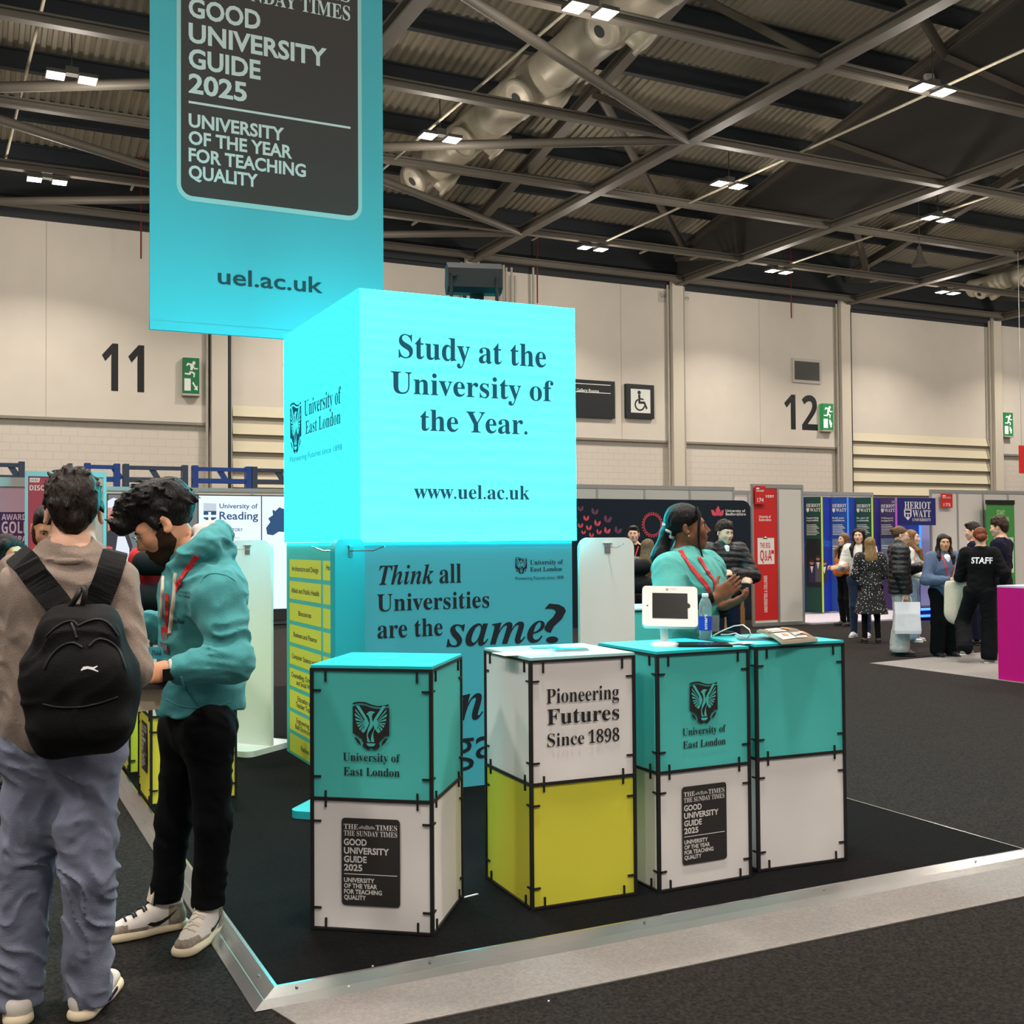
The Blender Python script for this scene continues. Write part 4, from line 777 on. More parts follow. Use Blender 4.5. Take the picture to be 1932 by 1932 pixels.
MB().box(a.x, b.x, 16.75, 16.8, a.z, b.z).build('board', m_navy, t); F = Face((a.x, 16.75, a.z), (1, 0, 0)); w, h = b.x-a.x, b.z-a.z
F.text('HERIOT', 'serif', .14*w, .86*w, .6*h, .26*h); F.text('WATT', 'serif', .36*w, .86*w, .3*h, .25*h); F.text('UNIVERSITY', 'serif', .35*w, .86*w, .15*h, .1*h); F.build('lettering', m_pwh, t)
F.poly([(.13*w, .58*h), (.33*w, .58*h), (.33*w, .34*h), (.23*w, .18*h), (.13*w, .34*h)], 0, 0); F.rect(.16*w, .3*w, .45*h, .54*h, 1, 1); F.rect(.17*w, .22*w, .3*h, .42*h, 1, 1); F.rect(.245*w, .29*w, .3*h, .42*h, 1, 1); F.build('crest', [m_pwh, m_navy], t)
MB().box(a.x+.05, a.x+.09, 16.8, 17.0, b.z-.1, b.z-.05).build('bracket', m_post, t); MB().box(a.x+.03, a.x+.07, 16.8, 16.84, 0, b.z).build('post', m_post, t)
x0, x1, x2 = aty(1690, 1000, 17.9).x, aty(1735, 1000, 17.9).x, aty(1772, 1000, 17.9).x
t = thing('booth_back_panel', 'blue and lilac back panel under the navy sign', 'panel', ((x0+x2)/2, 17.9, 0)); MB().box(x0, x1, 17.9, 17.93, 0, 2.35).build('blue_panel', M('panel blue', (26, 58, 150), .5), t); MB().box(x1, x2, 17.9, 17.93, 0, 2.35).build('lilac_panel', M('panel lilac', (150, 154, 210), .5), t); MB().box(x1-.02, x1+.02, 17.87, 17.9, .6, 2.1).build('light_strip', M('strip blue', (40, 120, 250), emit=2), t)
o = MB().box(13.4, 20, 15.42, 18.8, .002, .03).build('booth_floor', M('lilac carpet', (176, 170, 180), .9)); tag(o, 'pale raised carpet floor of the blue booth', 'carpet')
p = atz(1742, 1166, .03); t = thing('light_bench', 'low bench edged with two glowing blue light tubes', 'bench', (p.x, p.y, .03))
MB().box(p.x-.45, p.x+.45, p.y-.1, p.y+.3, .03, .24).build('plinth', M('bench dark', (14, 16, 40), .5), t)
for z in (.08, .2): MB().tube([(p.x-.42, p.y-.13, z), (p.x+.42, p.y-.13, z)], .022, 8).build('light_tube', M('tube blue', (30, 70, 255), emit=9), t)
# right: green banner, pink counter, carpet
A = lambda u, v: aty(u, v, 16.8); a = A(1861, 945); b = A(1913, 938); t = thing('roll_up_banner', 'green roll-up banner with white panel at the right', 'banner', ((a.x+b.x)/2, 16.8, 0))
MB().box(a.x, b.x, 16.8, 16.81, .1, 2.2).build('print', M('banner green', (66, 140, 66), .5), t); MB().box(a.x, b.x, 16.78, 16.83, 2.2, 2.29).build('top_bar', M('bar black', (26, 22, 26), .4), t); MB().box(a.x, b.x, 16.72, 16.9, 0, .1).build('base', m_post, t)
F = Face((a.x, 16.8, 0), (1, 0, 0)); w = b.x-a.x; F.rect(.25*w, .95*w, .75, 1.5, 0, 0); F.poly([(.5*w, 1.5), (.66*w, 1.5), (.58*w, 1.56)], 0, 0)
for tx, x0, x1, z in (('START', .36, .66, 1.98), ('YOUR MISSION', .22, .8, 1.84), ('SCAN HERE', .32, .74, 1.69)): F.text(tx, 'heavy', x0*w, x1*w, z, .1, 1, 1)
for tx, z in (('WANT TO KNOW OUR', 1.34), ('COURSE OFFERS?', 1.22)): F.text(tx, 'heavy', .32*w, .86*w, z, .06, 2, 1)
for j in range(8): F.rect(.5*w, (.74+.12*((j*5) % 3)/2)*w, .82+.05*j, .835+.05*j, 2, 1)
F.build('lettering', [M('banner pale green', (206, 214, 196), .5), M('banner mint', (170, 206, 150), .5), M('banner ink green', (110, 140, 100), .5)], t)
a = atz(1884, 1283, 0); zt = (CAM+ray(1884, 1108)*((a-CAM).dot(cF))).z; m_mag = M('counter magenta', (208, 10, 118), .55, spec=.3)
t = thing('magenta_counter', 'bright magenta box counter at the right edge', 'counter', (a.x+.5, 7.4, 0)); MB().box(a.x, a.x+1, 6.3, a.y, 0, zt).build('body', m_mag, t); MB().box(a.x, a.x+1, 6.3, a.y, zt, zt+.02).build('top', M('top lilac', (206, 190, 206), .5), t)
p = aty(1927, 1103, 8.2); z0 = zt+.02; t = thing('drink_can', 'yellow and dark drink can on the magenta counter', 'can', (a.x+.12, 8.12, z0)); MB().lathe((a.x+.12, 8.12, z0), [(.03, 0), (.033, .01), (.033, .06), (.001, .06)], 16).build('lower_body', M('can dark', (40, 30, 28), .4), t); MB().lathe((a.x+.12, 8.12, z0), [(.033, .06), (.033, .12), (.027, .13), (.001, .13)], 16).build('upper_body', M('can yellow', (210, 190, 70), .4), t)
o = MB().prism([(9.87, 6), (15.5, 6), (15.5, 10.95), (9.87, 10.33)], (0, 0, .008), (1, 0, 0), (0, 1, 0), .006).build('carpet_square', m_grey); tag(o, 'light grey carpet under the magenta counter', 'carpet')
a = aty(1924, 893, 26); b = aty(1960, 842, 26); t = thing('hanging_sign', 'red hanging sign cut by the right edge of the view', 'sign', ((a.x+b.x)/2, 26, a.z)); MB().box(a.x, b.x, 26, 26.03, a.z, b.z).build('panel', m_red, t); MB().tube([(a.x+.1, 26, b.z), (a.x+.1, 26, 11)], .01, 6).build('wire', m_post, t)
# ---------------------------------------------------------------- people: smooth implicit bodies meshed with surface nets
def T3(v): return np.array([v[0], v[1], v[2]], dtype=np.float64)
def cap(a, b, ra, rb=None, k=.03, flat=None, op='+'): return ['c', T3(a), T3(b), ra, ra if rb is None else rb, k, flat, op]
def ell(c, r, R=None, k=.03, op='+'): return ['e', T3(c), T3(r), np.eye(3) if R is None else R, k, op]
def plane(p, n, k=.004): return ['p', T3(p), T3(n)/np.linalg.norm(T3(n)), k]
def xf(prims, R, c, s=1.):
    """prims from a local frame into the world: rotation R (columns), origin c, scale s"""
    out = []
    for p in prims:
        q = list(p)
        if p[0] == 'c':
            q[1] = R@(p[1]*s)+c; q[2] = R@(p[2]*s)+c; q[3] = p[3]*s; q[4] = p[4]*s; q[5] = p[5]*s
            if p[6] is not None: q[6] = (R@T3(p[6][0]), p[6][1])
        elif p[0] == 'e': q[1] = R@(p[1]*s)+c; q[2] = p[2]*s; q[3] = R@p[3]; q[4] = p[4]*s
        else: q[1] = R@(p[1]*s)+c; q[2] = R@p[2]
        out.append(q)
    return out
def bounds(prims):
    lo, hi = np.full(3, 1e9), np.full(3, -1e9)
    for p in prims:
        if p[0] == 'c' and p[7] == '+': r = max(p[3], p[4]); lo = np.minimum(lo, np.minimum(p[1], p[2])-r); hi = np.maximum(hi, np.maximum(p[1], p[2])+r)
        elif p[0] == 'e' and p[5] == '+': e = np.abs(p[3])@p[2]; lo = np.minimum(lo, p[1]-e); hi = np.maximum(hi, p[1]+e)
    return lo, hi
def field(prims, h, pad=.03, disp=None, box=None):
    lo, hi = bounds(prims) if box is None else box
    lo = lo-pad; n = np.ceil((hi+pad-lo)/h).astype(int)+1
    V = np.full(n, .5, dtype=np.float32); ax = [lo[i]+h*np.arange(n[i]) for i in range(3)]
    def sub(a, b):
        i0 = np.clip(np.floor((a-lo)/h).astype(int), 0, n-1); i1 = np.clip(np.ceil((b-lo)/h).astype(int)+1, 1, n)
        return tuple(slice(i0[i], i1[i]) for i in range(3))
    def pts(sl): return [ax[0][sl[0]][:, None, None], ax[1][sl[1]][None, :, None], ax[2][sl[2]][None, None, :]]
    for p in prims:
        if p[0] == 'p':
            sl = tuple(slice(0, n[i]) for i in range(3)); X = pts(sl); d = sum((X[i]-p[1][i])*p[2][i] for i in range(3)); V = np.maximum(V, d.astype(np.float32)); continue
        if p[0] == 'c':
            _, a, b, ra, rb, k, flat, op = p; m = max(ra, rb)+k+2*h
            sl = sub(np.minimum(a, b)-m, np.maximum(a, b)+m); X = pts(sl); q = [X[i]-a[i] for i in range(3)]; ba = b-a
            sc_ = 1.
            if flat is not None:
                f, sc_ = flat; f = f/np.linalg.norm(f); t = (q[0]*f[0]+q[1]*f[1]+q[2]*f[2])*(1/sc_-1); q = [q[i]+t*f[i] for i in range(3)]; ba = ba+f*(ba@f)*(1/sc_-1)
            L = max(ba@ba, 1e-9); u = np.clip((q[0]*ba[0]+q[1]*ba[1]+q[2]*ba[2])/L, 0, 1)
            d = np.sqrt(sum((q[i]-u*ba[i])**2 for i in range(3)))-(ra+(rb-ra)*u)
            if sc_ < 1: d = d*(sc_**.5)
        else:
            _, c, r, R, k, op = p; e = np.abs(R)@r; m = k+2*h; sl = sub(c-e-m, c+e+m); X = pts(sl); q = [X[i]-c[i] for i in range(3)]
            w = [(q[0]*R[0, j]+q[1]*R[1, j]+q[2]*R[2, j])/r[j] for j in range(3)]; k0 = np.sqrt(w[0]**2+w[1]**2+w[2]**2)
            k1 = np.sqrt((w[0]/r[0])**2+(w[1]/r[1])**2+(w[2]/r[2])**2)+1e-9; d = k0*(k0-1)/k1
        d = d.astype(np.float32); A = V[sl]
        if A.size == 0: continue
        k = max(k, 1e-4)
        if op == '+':
            t = np.clip(.5+.5*(A-d)/k, 0, 1); V[sl] = A+(d-A)*t-k*t*(1-t)
        elif op == '-':
            d = -d; t = np.clip(.5-.5*(A-d)/k, 0, 1); V[sl] = A+(d-A)*t+k*t*(1-t)
    if disp is not None:
        near = np.abs(V) < .05; ix = np.nonzero(near); P = [ax[i][ix[i]] for i in range(3)]; V[near] += disp(*P).astype(np.float32)
    return V, lo
def nets(V, lo, h):
    n = V.shape; S = V < 0
    cnt = np.zeros((n[0]-1, n[1]-1, n[2]-1), np.float32); acc = [np.zeros_like(cnt) for _ in range(3)]
    for axs in range(3):
        o = [i for i in range(3) if i != axs]
        a = [slice(None)]*3; b = [slice(None)]*3; a[axs] = slice(0, -1); b[axs] = slice(1, None)
        A, B = V[tuple(a)], V[tuple(b)]; cr = (S[tuple(a)] != S[tuple(b)]); t = np.where(cr, A/np.where(cr, A-B, 1), 0).astype(np.float32)
        for i in (0, 1):
            for j in (0, 1):
                sl = [slice(None)]*3; sl[o[0]] = slice(i, n[o[0]]-1+i); sl[o[1]] = slice(j, n[o[1]]-1+j); c = cr[tuple(sl)]; cnt += c; acc[axs] += np.where(c, t[tuple(sl)], 0); acc[o[0]] += c*i; acc[o[1]] += c*j
    act = cnt > 0; idx = -np.ones(cnt.shape, np.int64); idx[act] = np.arange(act.sum()); ii = np.nonzero(act); c = cnt[act]
    verts = np.stack([lo[i]+h*(ii[i]+acc[i][act]/c) for i in range(3)], 1); quads = []
    for axs in range(3):
        o = [(axs+1) % 3, (axs+2) % 3]; a = [slice(1, -1)]*3; b = [slice(1, -1)]*3; a[axs] = slice(0, -1); b[axs] = slice(1, None)
        cr = S[tuple(a)] != S[tuple(b)]; w = np.nonzero(cr); ins = S[tuple(a)][cr]; g = [w[0].copy(), w[1].copy(), w[2].copy()]
        for i in o: g[i] = g[i]+1
        def at(d0, d1):
            q = [g[0], g[1], g[2]]; q = [x.copy() for x in q]; q[o[0]] -= d0; q[o[1]] -= d1; return idx[q[0], q[1], q[2]]
        Q = np.stack([at(1, 1), at(0, 1), at(0, 0), at(1, 0)], 1); Q[~ins] = Q[~ins][:, ::-1]; quads.append(Q)
    Q = np.concatenate(quads); return verts, Q[(Q >= 0).all(1)]
def blob(name, prims, mat, parent, h=.01, disp=None, mfn=None):
    V, lo = field(prims, h, disp=disp); v, q = nets(V, lo, h)
    return mesh_obj(name, v, q, mat, parent, None if mfn is None else mfn(v[q].mean(1)), True)
def euler(yaw, pitch=0, roll=0):
    """columns right, forward, up; yaw turns left, pitch nods down, roll leans to the right (degrees)"""
    y, p, r = math.radians(yaw), math.radians(-pitch), math.radians(roll)
    return np.array(Matrix.Rotation(y, 3, 'Z') @ Matrix.Rotation(p, 3, 'X') @ Matrix.Rotation(r, 3, 'Y'))
def frame(fwd, up):
    f = T3(fwd); f /= np.linalg.norm(f); u = T3(up); u = u-f*(u@f); u /= np.linalg.norm(u); return np.stack([np.cross(f, u), f, u], 1)
HEAD = [ell((0, -.014, .035), (.075, .094, .084), k=.01), ell((0, .028, -.03), (.061, .064, .085), k=.03), ell((0, .064, -.096), (.022, .018, .018), k=.03),
        cap((-.05, .0, -.055), (-.016, .062, -.1), .02, .017, .03), cap((.05, .0, -.055), (.016, .062, -.1), .02, .017, .03), cap((-.036, .078, .02), (.036, .078, .02), .014, k=.025),
        ell((-.038, .062, -.028), (.026, .024, .026), k=.03), ell((.038, .062, -.028), (.026, .024, .026), k=.03),
        ell((-.031, .094, .003), (.017, .011, .0105), k=.012, op='-'), ell((.031, .094, .003), (.017, .011, .0105), k=.012, op='-'),
        cap((0, .088, .012), (0, .112, -.03), .0075, .0115, .012), ell((-.0115, .1, -.037), (.009, .01, .0075), k=.007), ell((.0115, .1, -.037), (.009, .01, .0075), k=.007),
        ell((0, .085, -.064), (.028, .014, .02), k=.02)]
EAR = [ell((-.083, -.012, -.008), (.008, .022, .034), euler(24, -8), .008), ell((.083, -.012, -.008), (.008, .022, .034), euler(-24, -8), .008), ell((-.091, -.002, -.004), (.006, .011, .018), k=.006, op='-'), ell((.091, -.002, -.004), (.006, .011, .018), k=.006, op='-')]
HEAD += EAR
def wob(x, y, z, f=1.):
    return np.sin(f*(31*x+17*y+9*z)+1.7*np.sin(f*(11*y-13*z)))+.6*np.sin(f*(47*y-29*x+21*z)+np.sin(f*23*x))
def vnoise(x, y, z):
    xi, yi, zi = np.floor(x), np.floor(y), np.floor(z); u, v, w = x-xi, y-yi, z-zi; u, v, w = u*u*(3-2*u), v*v*(3-2*v), w*w*(3-2*w)
    def hsh(i, j, k): q = np.sin((xi+i)*127.1+(yi+j)*311.7+(zi+k)*74.7)*43758.5453; return q-np.floor(q)
    L_ = lambda a, b, t: a+(b-a)*t
    return L_(L_(L_(hsh(0, 0, 0), hsh(1, 0, 0), u), L_(hsh(0, 1, 0), hsh(1, 1, 0), u), v), L_(L_(hsh(0, 0, 1), hsh(1, 0, 1), u), L_(hsh(0, 1, 1), hsh(1, 1, 1), u), v), w)
def folds(amp, seed=0, f=1., vert=False):
    s = seed*1.37
    def g(x, y, z):
        w = vnoise(x*6+s, y*6, z*5); a = vnoise(x*9*f+3*w+s, y*9*f-2*w, z*(6 if vert else 19)*f+x*7*f+4*w); b = vnoise(x*24*f, y*24*f+s, z*30*f+6*w)
        return -amp*1.9*((1-np.abs(2*a-1))**2*(.4+.9*w)-.35)-amp*.5*((1-np.abs(2*b-1))-.5)
    def g0(x, y, z):
        if vert: a = np.sin(f*(38*x+33*y)+2*np.sin(7*z*f+s)+s)
        else: a = np.sin(f*(34*z+14*x)+2.2*np.sin(f*(9*x-7*y+4*z)+s)+s)
        return amp*(.6*a*np.abs(np.sin(5*x*f-6*y+3*z+s))+.35*np.sin(f*(61*z-23*y+31*x)+1.5*np.sin(17*x+s)))
    return g
def hairfx(amp, R, c, f=1.):
    Ri = R.T
    def g(x, y, z):
        q = [Ri[i, 0]*(x-c[0])+Ri[i, 1]*(y-c[1])+Ri[i, 2]*(z-c[2]) for i in range(3)]
        n1 = vnoise(q[0]*85*f+5*vnoise(q[0]*9, q[1]*9, q[2]*9), q[1]*17*f+q[2]*6, q[2]*20*f-q[1]*8); n2 = vnoise(q[0]*33*f, q[1]*11*f, q[2]*14*f+7); n3 = vnoise(q[0]*22*f+3, q[1]*20*f, q[2]*24*f); return amp*2.3*(1.1*n1+1.3*n2+1.6*n3-1.9)
        return amp*(np.sin(f*(150*q[0]+25*np.sin(22*q[2])))*.6+.7*np.sin(f*(95*q[0]+60*q[2]+18*np.sin(30*q[1])))+.5*np.sin(f*(55*q[1]-70*q[2]+9*np.sin(60*q[0]))))
    return g
def tufts(c, r, n, seed, flow, lo=.02, zmin=.0, ymin=-1., L=.034):
    rnd = random.Random(seed); out = []
    while len(out) < n:
        a, b = rnd.uniform(0, 2*PI), rnd.uniform(-.2, 1); d = Vector((math.cos(a)*math.sqrt(1-min(1, b*b)), math.sin(a)*math.sqrt(1-min(1, b*b)), b)); p = Vector((c[0]+d.x*r[0], c[1]+d.y*r[1], c[2]+d.z*r[2]))
        if p.z < zmin or p.y < ymin: continue
        fl = Vector(flow)+Vector((rnd.uniform(-.5, .5), rnd.uniform(-.4, .4), rnd.uniform(-.3, .3))); t = (fl-d*fl.dot(d)).normalized(); e = p+t*L*rnd.uniform(.7, 1.2)+d*rnd.uniform(.0, .012)
        out.append(cap(p-d*.006, e, .0085, .002, .006))
    return out
def HAIR(style):
    base = [ell((0, -.02, .042), (.083, .1, .09), k=.01)]
    facecut = [ell((0, .125, -.035), (.076, .078, .094), k=.012, op='-')]
    earcut = [ell((-.088, -.002, -.03), (.022, .026, .042), k=.01, op='-'), ell((.088, -.002, -.03), (.022, .026, .042), k=.01, op='-')]
    nape = [plane((0, 0, -.068), (0, .25, -1))]
    if style == 'short': return base+[ell((0, .03, .1), (.066, .075, .036), k=.03)]+tufts((0, .0, .07), (.074, .095, .07), 40, 6, (.2, .6, .2), zmin=.06)+facecut+earcut+nape
    if style == 'fade': return [ell((0, -.018, .04), (.079, .096, .088), k=.01), ell((0, .03, .095), (.062, .07, .033), k=.03)]+facecut+earcut+[plane((0, 0, -.045), (0, .5, -1))]
    if style == 'crop': return [ell((0, -.02, .05), (.084, .1, .088), k=.01), cap((-.025, .05, .098), (.03, .06, .104), .034, .03, .04), cap((-.025, -.02, .112), (.03, .0, .118), .03, .028, .04), ell((0, -.07, .02), (.07, .045, .07), k=.03), ell((0, -.066, -.03), (.056, .045, .06), k=.02)]+tufts((0, -.005, .06), (.084, .1, .088), 110, 4, (.3, .35, .3), zmin=.05)+tufts((0, -.02, .03), (.086, .1, .09), 50, 9, (0, -.2, -1), zmin=.0, L=.024)+facecut+[ell((-.09, .004, -.035), (.026, .045, .05), k=.012, op='-'), ell((.09, .004, -.035), (.026, .045, .05), k=.012, op='-'), ell((-.07, -.09, -.092), (.045, .06, .04), k=.02, op='-'), ell((.07, -.09, -.092), (.045, .06, .04), k=.02, op='-'), plane((0, 0, -.078), (0, .15, -1))]
    if style == 'quiff': return [ell((0, -.025, .045), (.084, .1, .092), k=.01), ell((0, .07, .088), (.068, .066, .05), euler(0, 8), .03), ell((.0, .118, .062), (.058, .036, .036), k=.025), ell((0, .0, .12), (.074, .09, .05), k=.03), ell((0, -.09, .06), (.075, .055, .075), k=.03)]+tufts((0, .02, .1), (.078, .105, .07), 90, 3, (0, .7, .5), zmin=.06)+tufts((0, .11, .075), (.06, .05, .045), 26, 5, (.1, .4, .7), zmin=.05)+tufts((0, -.05, .05), (.088, .1, .09), 50, 8, (0, -.6, -.5), zmin=.0, L=.028)+[cap((-.07, .022, .02), (-.074, .012, -.03), .012, .006, .02), cap((.07, .022, .02), (.074, .012, -.03), .012, .006, .02)]+[ell((0, .14, -.06), (.08, .09, .1), k=.01, op='-')]+earcut+nape
    side = [cap((-.07, .02, .06), (-.082, .0, -.1), .03, .03, .03, ((0, 1, 0), 1.)), cap((.07, .02, .06), (.082, .0, -.1), .03, .03, .03)]
    if style == 'long': return base+side+[cap((0, -.055, .02), (0, -.085, -.2), .082, .075, .03, ((0, 1, 0), .55)), cap((-.075, -.02, -.08), (-.09, -.01, -.26), .036, .026, .03), cap((.075, -.02, -.08), (.09, -.01, -.26), .036, .026, .03), cap((-.08, .0, -.1), (-.1, .085, -.2), .03, .03, .03), cap((-.1, .085, -.2), (-.085, .115, -.36), .032, .016, .03), cap((.08, .0, -.1), (.1, .085, -.2), .03, .03, .03), cap((.1, .085, -.2), (.085, .115, -.34), .032, .016, .03), cap((0, -.085, -.2), (0, -.1, -.36), .095, .06, .03, ((0, 1, 0), .4))]+[ell((0, .115, -.045), (.066, .095, .11), k=.012, op='-')]
    if style == 'longback': return [ell((0, -.02, .042), (.086, .1, .09), k=.01), cap((0, -.05, .02), (0, -.1, -.25), .085, .11, .03, ((0, 1, 0), .5)), cap((0, -.1, -.25), (0, -.11, -.46), .115, .085, .03, ((0, 1, 0), .35))]+facecut
    if style == 'bun': return base+[ell((0, -.115, .07), (.042, .036, .04), k=.012)]+facecut+[ell((0, .07, -.05), (.2, .09, .1), k=.02, op='-')]+earcut+nape
    if style == 'lowbun': return [ell((0, -.02, .042), (.086, .1, .09), k=.01), ell((.02, -.115, -.01), (.055, .045, .05), k=.015), ell((.06, -.12, .0), (.035, .03, .03), k=.02)]+facecut+earcut+nape
    if style == 'pony': return [ell((0, -.022, .048), (.087, .105, .092), k=.01), ell((0, -.105, -.005), (.045, .04, .04), k=.03), cap((0, -.12, -.02), (.01, -.165, -.14), .033, .05, .02), cap((.01, -.165, -.14), (.015, -.155, -.36), .05, .022, .03, ((0, 1, 0), .8))]+[ell((0, .12, -.04), (.071, .085, .1), k=.01, op='-'), ell((-.086, .0, -.03), (.02, .024, .04), k=.01, op='-'), ell((.086, .0, -.03), (.02, .024, .04), k=.01, op='-'), plane((0, .3, -.065), (0, .9, -1))][:3]
def hand(w, d, n, side, curl=.5, s=1., spread=.0, thumb=.6):
    """prims of a hand: wrist w, pointing d, back-of-hand normal n; side +1 when the thumb lies along d x n"""
    w, d, n = T3(w), T3(d), T3(n); d /= np.linalg.norm(d); n = n-d*(n@d); n /= np.linalg.norm(n); t = np.cross(d, n)*side
    P = [cap(w-d*.02*s, w+d*.03*s, .026*s, .03*s, .02*s, (n, .7)), cap(w+d*.04*s+t*.018*s, w+d*.075*s+t*.018*s, .026*s, .024*s, .015*s, (n, .55)), cap(w+d*.04*s-t*.018*s, w+d*.072*s-t*.018*s, .025*s, .022*s, .015*s, (n, .55))]
    for i, (o, L) in enumerate(((.031, .066), (.0105, .074), (-.0105, .069), (-.031, .054))):
        b = w+(d*.083+t*o-n*.002)*s; a1 = curl*.55; a2 = curl*1.45; a3 = curl*2.1; sp = t*(o*spread*8)
        e1 = b+((d*math.cos(a1)-n*math.sin(a1))+sp)*L*.46*s; e2 = e1+((d*math.cos(a2)-n*math.sin(a2))+sp)*L*.32*s; e3 = e2+(d*math.cos(a3)-n*math.sin(a3)+sp)*L*.26*s
        P += [cap(b-d*.012*s, e1, .0095*s, .0088*s, .006*s), cap(e1, e2, .0088*s, .008*s, .004*s), cap(e2, e3, .008*s, .0068*s, .004*s)]
    b = w+(d*.03+t*.026-n*.008)*s; e1 = b+(d*.6+t*thumb-n*.35)*.036*s; e2 = e1+(d*.85+t*thumb*.45-n*.4)*.032*s
    P += [cap(b, e1, .0135*s, .0105*s, .012*s), cap(e1, e2, .0105*s, .0085*s, .004*s)]
    return P
SK = {'light': (226, 176, 150), 'tan': (206, 150, 116), 'brown': (172, 112, 78), 'dark': (122, 78, 56)}
def skinmat(t): return M('skin '+t, SK[t], .5, var=.05, vs=25, bump=.05, bs=300, spec=.35)
def hairmat(n, c): return M('hair '+n, tuple(x*.72 for x in c), .5, var=.4, vs=60, bump=.5, bs=110, spec=.3, stretch=(1, 1, .25))
m_eyew = M('eye white', (226, 220, 212), .2); m_iris = M('iris dark', (40, 26, 18), .2)
def person(label, loc, rot, H=1.7, skin='light', hair=('short', 'brown', (60, 42, 30)), head=(0, 0, 0), J=None, top=None, bottom=None, shoes=(30, 28, 28), hands='both', h=.009, lips=(176, 96, 88), group=None, extra=None, hs=1., beard=None, headR=None, handpose=None, shoe_build=None, shin=True):
    s = H/1.75; Rz = euler(rot); o = np.array([loc[0], loc[1], loc[2] if len(loc) > 2 else 0.])
    W = lambda p: Rz@(T3(p)*s)+o
    D = dict(pel=(0, 0, .95), chest=(0, .0, 1.25), nb=(0, -.015, 1.45), head=(0, .02, 1.625), ls=(-.175, -.01, 1.41), rs=(.175, -.01, 1.41), le=(-.235, -.03, 1.13), re=(.235, -.03, 1.13), lw=(-.24, .05, .88), rw=(.24, .05, .88), lh=(-.09, 0, .92), rh=(.09, 0, .92), lk=(-.1, .02, .5), rk=(.1, .02, .5), la=(-.105, -.02, .085), ra=(.105, -.02, .085), lt=(-.125, .15, .03), rt=(.125, .15, .03))
    j = {k: W(v) for k, v in D.items()}
    for k, v in (J or {}).items(): j[k] = T3(v) if isinstance(v, (Vector, np.ndarray)) else W(v)
    root = thing('person', label, 'person', tuple(o), group)
    fw = Rz[:, 1]; HR = headR if headR is not None else Rz@euler(*head)
    hc = j['head']; HS = hs*s
    body = xf(HEAD, HR, hc, HS)
    body += [cap(hc+HR@T3((0, -.025, -.06))*HS, j['nb'], .05*HS, .056*HS, .025), cap(j['nb'], j['chest'], .07*s, .09*s, .04), cap(j['chest'], j['pel'], .09*s, .09*s, .05)]
    for q in 'lr':
        body += [cap(j['nb'], j[q+'s'], .05*s, .045*s, .05), cap(j[q+'s'], j[q+'e'], .042*s, .034*s, .03), cap(j[q+'e'], j[q+'w'], .036*s, .025*s, .02), cap(j[q+'h'], j[q+'k'], .07*s, .05*s, .04), cap(j[q+'k'], j[q+'a'], .05*s, .035*s, .03), cap(j[q+'a'], j[q+'a']+(j[q+'t']-j[q+'a'])*.35, .033*s, .022*s, .02), cap(j['pel'], j[q+'h'], .09*s, .08*s, .04)]
        hp = (handpose or {}).get(q, {})
        d = T3(hp['d']) if 'd' in hp else j[q+'w']-j[q+'e']; nn = T3(hp['n']) if 'n' in hp else (Rz@T3((-1 if q == 'l' else 1, 0, .3)))
        body += hand(j[q+'w'], d, nn, hp.get('side', 1 if q == 'l' else -1), hp.get('curl', .45), s, hp.get('spread', .0), hp.get('thumb', .6))
    blob('body', body, skinmat(skin), root, h)
    # face pieces
    L2 = lambda p: hc+HR@(T3(p)*HS)
    for m in (-1, 1):
        c = L2((m*.031, .0765, .003)); f = HR[:, 1]; q = MB(); q.lathe(Vector(c), [(.0001, .0128*HS)]+[(.0128*HS*math.sin(a), .0128*HS*math.cos(a)) for a in np.linspace(.25, PI, 8)], 14, 0, tuple(f)); q.lathe(Vector(c), [(.0001, .0136*HS), (.0035*HS, .0134*HS), (.0062*HS, .0118*HS), (.0064*HS, .0105*HS)], 14, 1, tuple(f)); q.build('eye', [m_eyew, m_iris], root)
        q = MB(); q.tube([Vector(L2((m*x, y, z))) for x, y, z in ((.012, .097, .0175), (.024, .096, .0215), (.037, .087, .0225), (.048, .073, .0185))], [.0028*HS, .0042*HS, .0036*HS, .0018*HS], 6); q.build('eyebrow', hairmat(hair[1], hair[2]), root)
    blob('lips', xf([ell((-.009, .0975, -.0605), (.014, .006, .0042), euler(12), .004), ell((.009, .0975, -.0605), (.014, .006, .0042), euler(-12), .004), ell((0, .0965, -.0685), (.017, .0065, .005), k=.003)], HR, hc, HS), M('lips %d' % lips[0], lips, .4), root, .003)
    if beard:
        bp = xf(HEAD[:5]+[ell((0, .085, -.064), (.03, .016, .022), k=.02)], HR, hc, HS*1.045)
        bp += xf([cap((m*.071, .012, .0), (m*.056, .02, -.06), .012, .02, .02) for m in (-1, 1)]+[ell((0, .106, -.0655), (.02, .02, .0085), k=.004, op='-'), plane((0, 0, -.006), (0, .3, 1)), plane((0, -.004, 0), (0, -1, .2)), ell((0, .12, -.012), (.052, .06, .037), k=.01, op='-')], HR, hc, HS)
        blob('beard', bp, M('beard '+hair[1], beard[1] or (58, 40, 31), .8, var=.5, vs=220, bump=.6, bs=300, spec=.15), root, .0045, hairfx(.0005, HR, hc, 1.8))
    if hair[0]:
        blob('hair', xf(HAIR(hair[0]), HR, hc, HS), hairmat(hair[1], hair[2]), root, .0045 if h < .007 else .007, hairfx(.0028 if hair[0] not in ('pony', 'long', 'longback') else .0016, HR, hc))
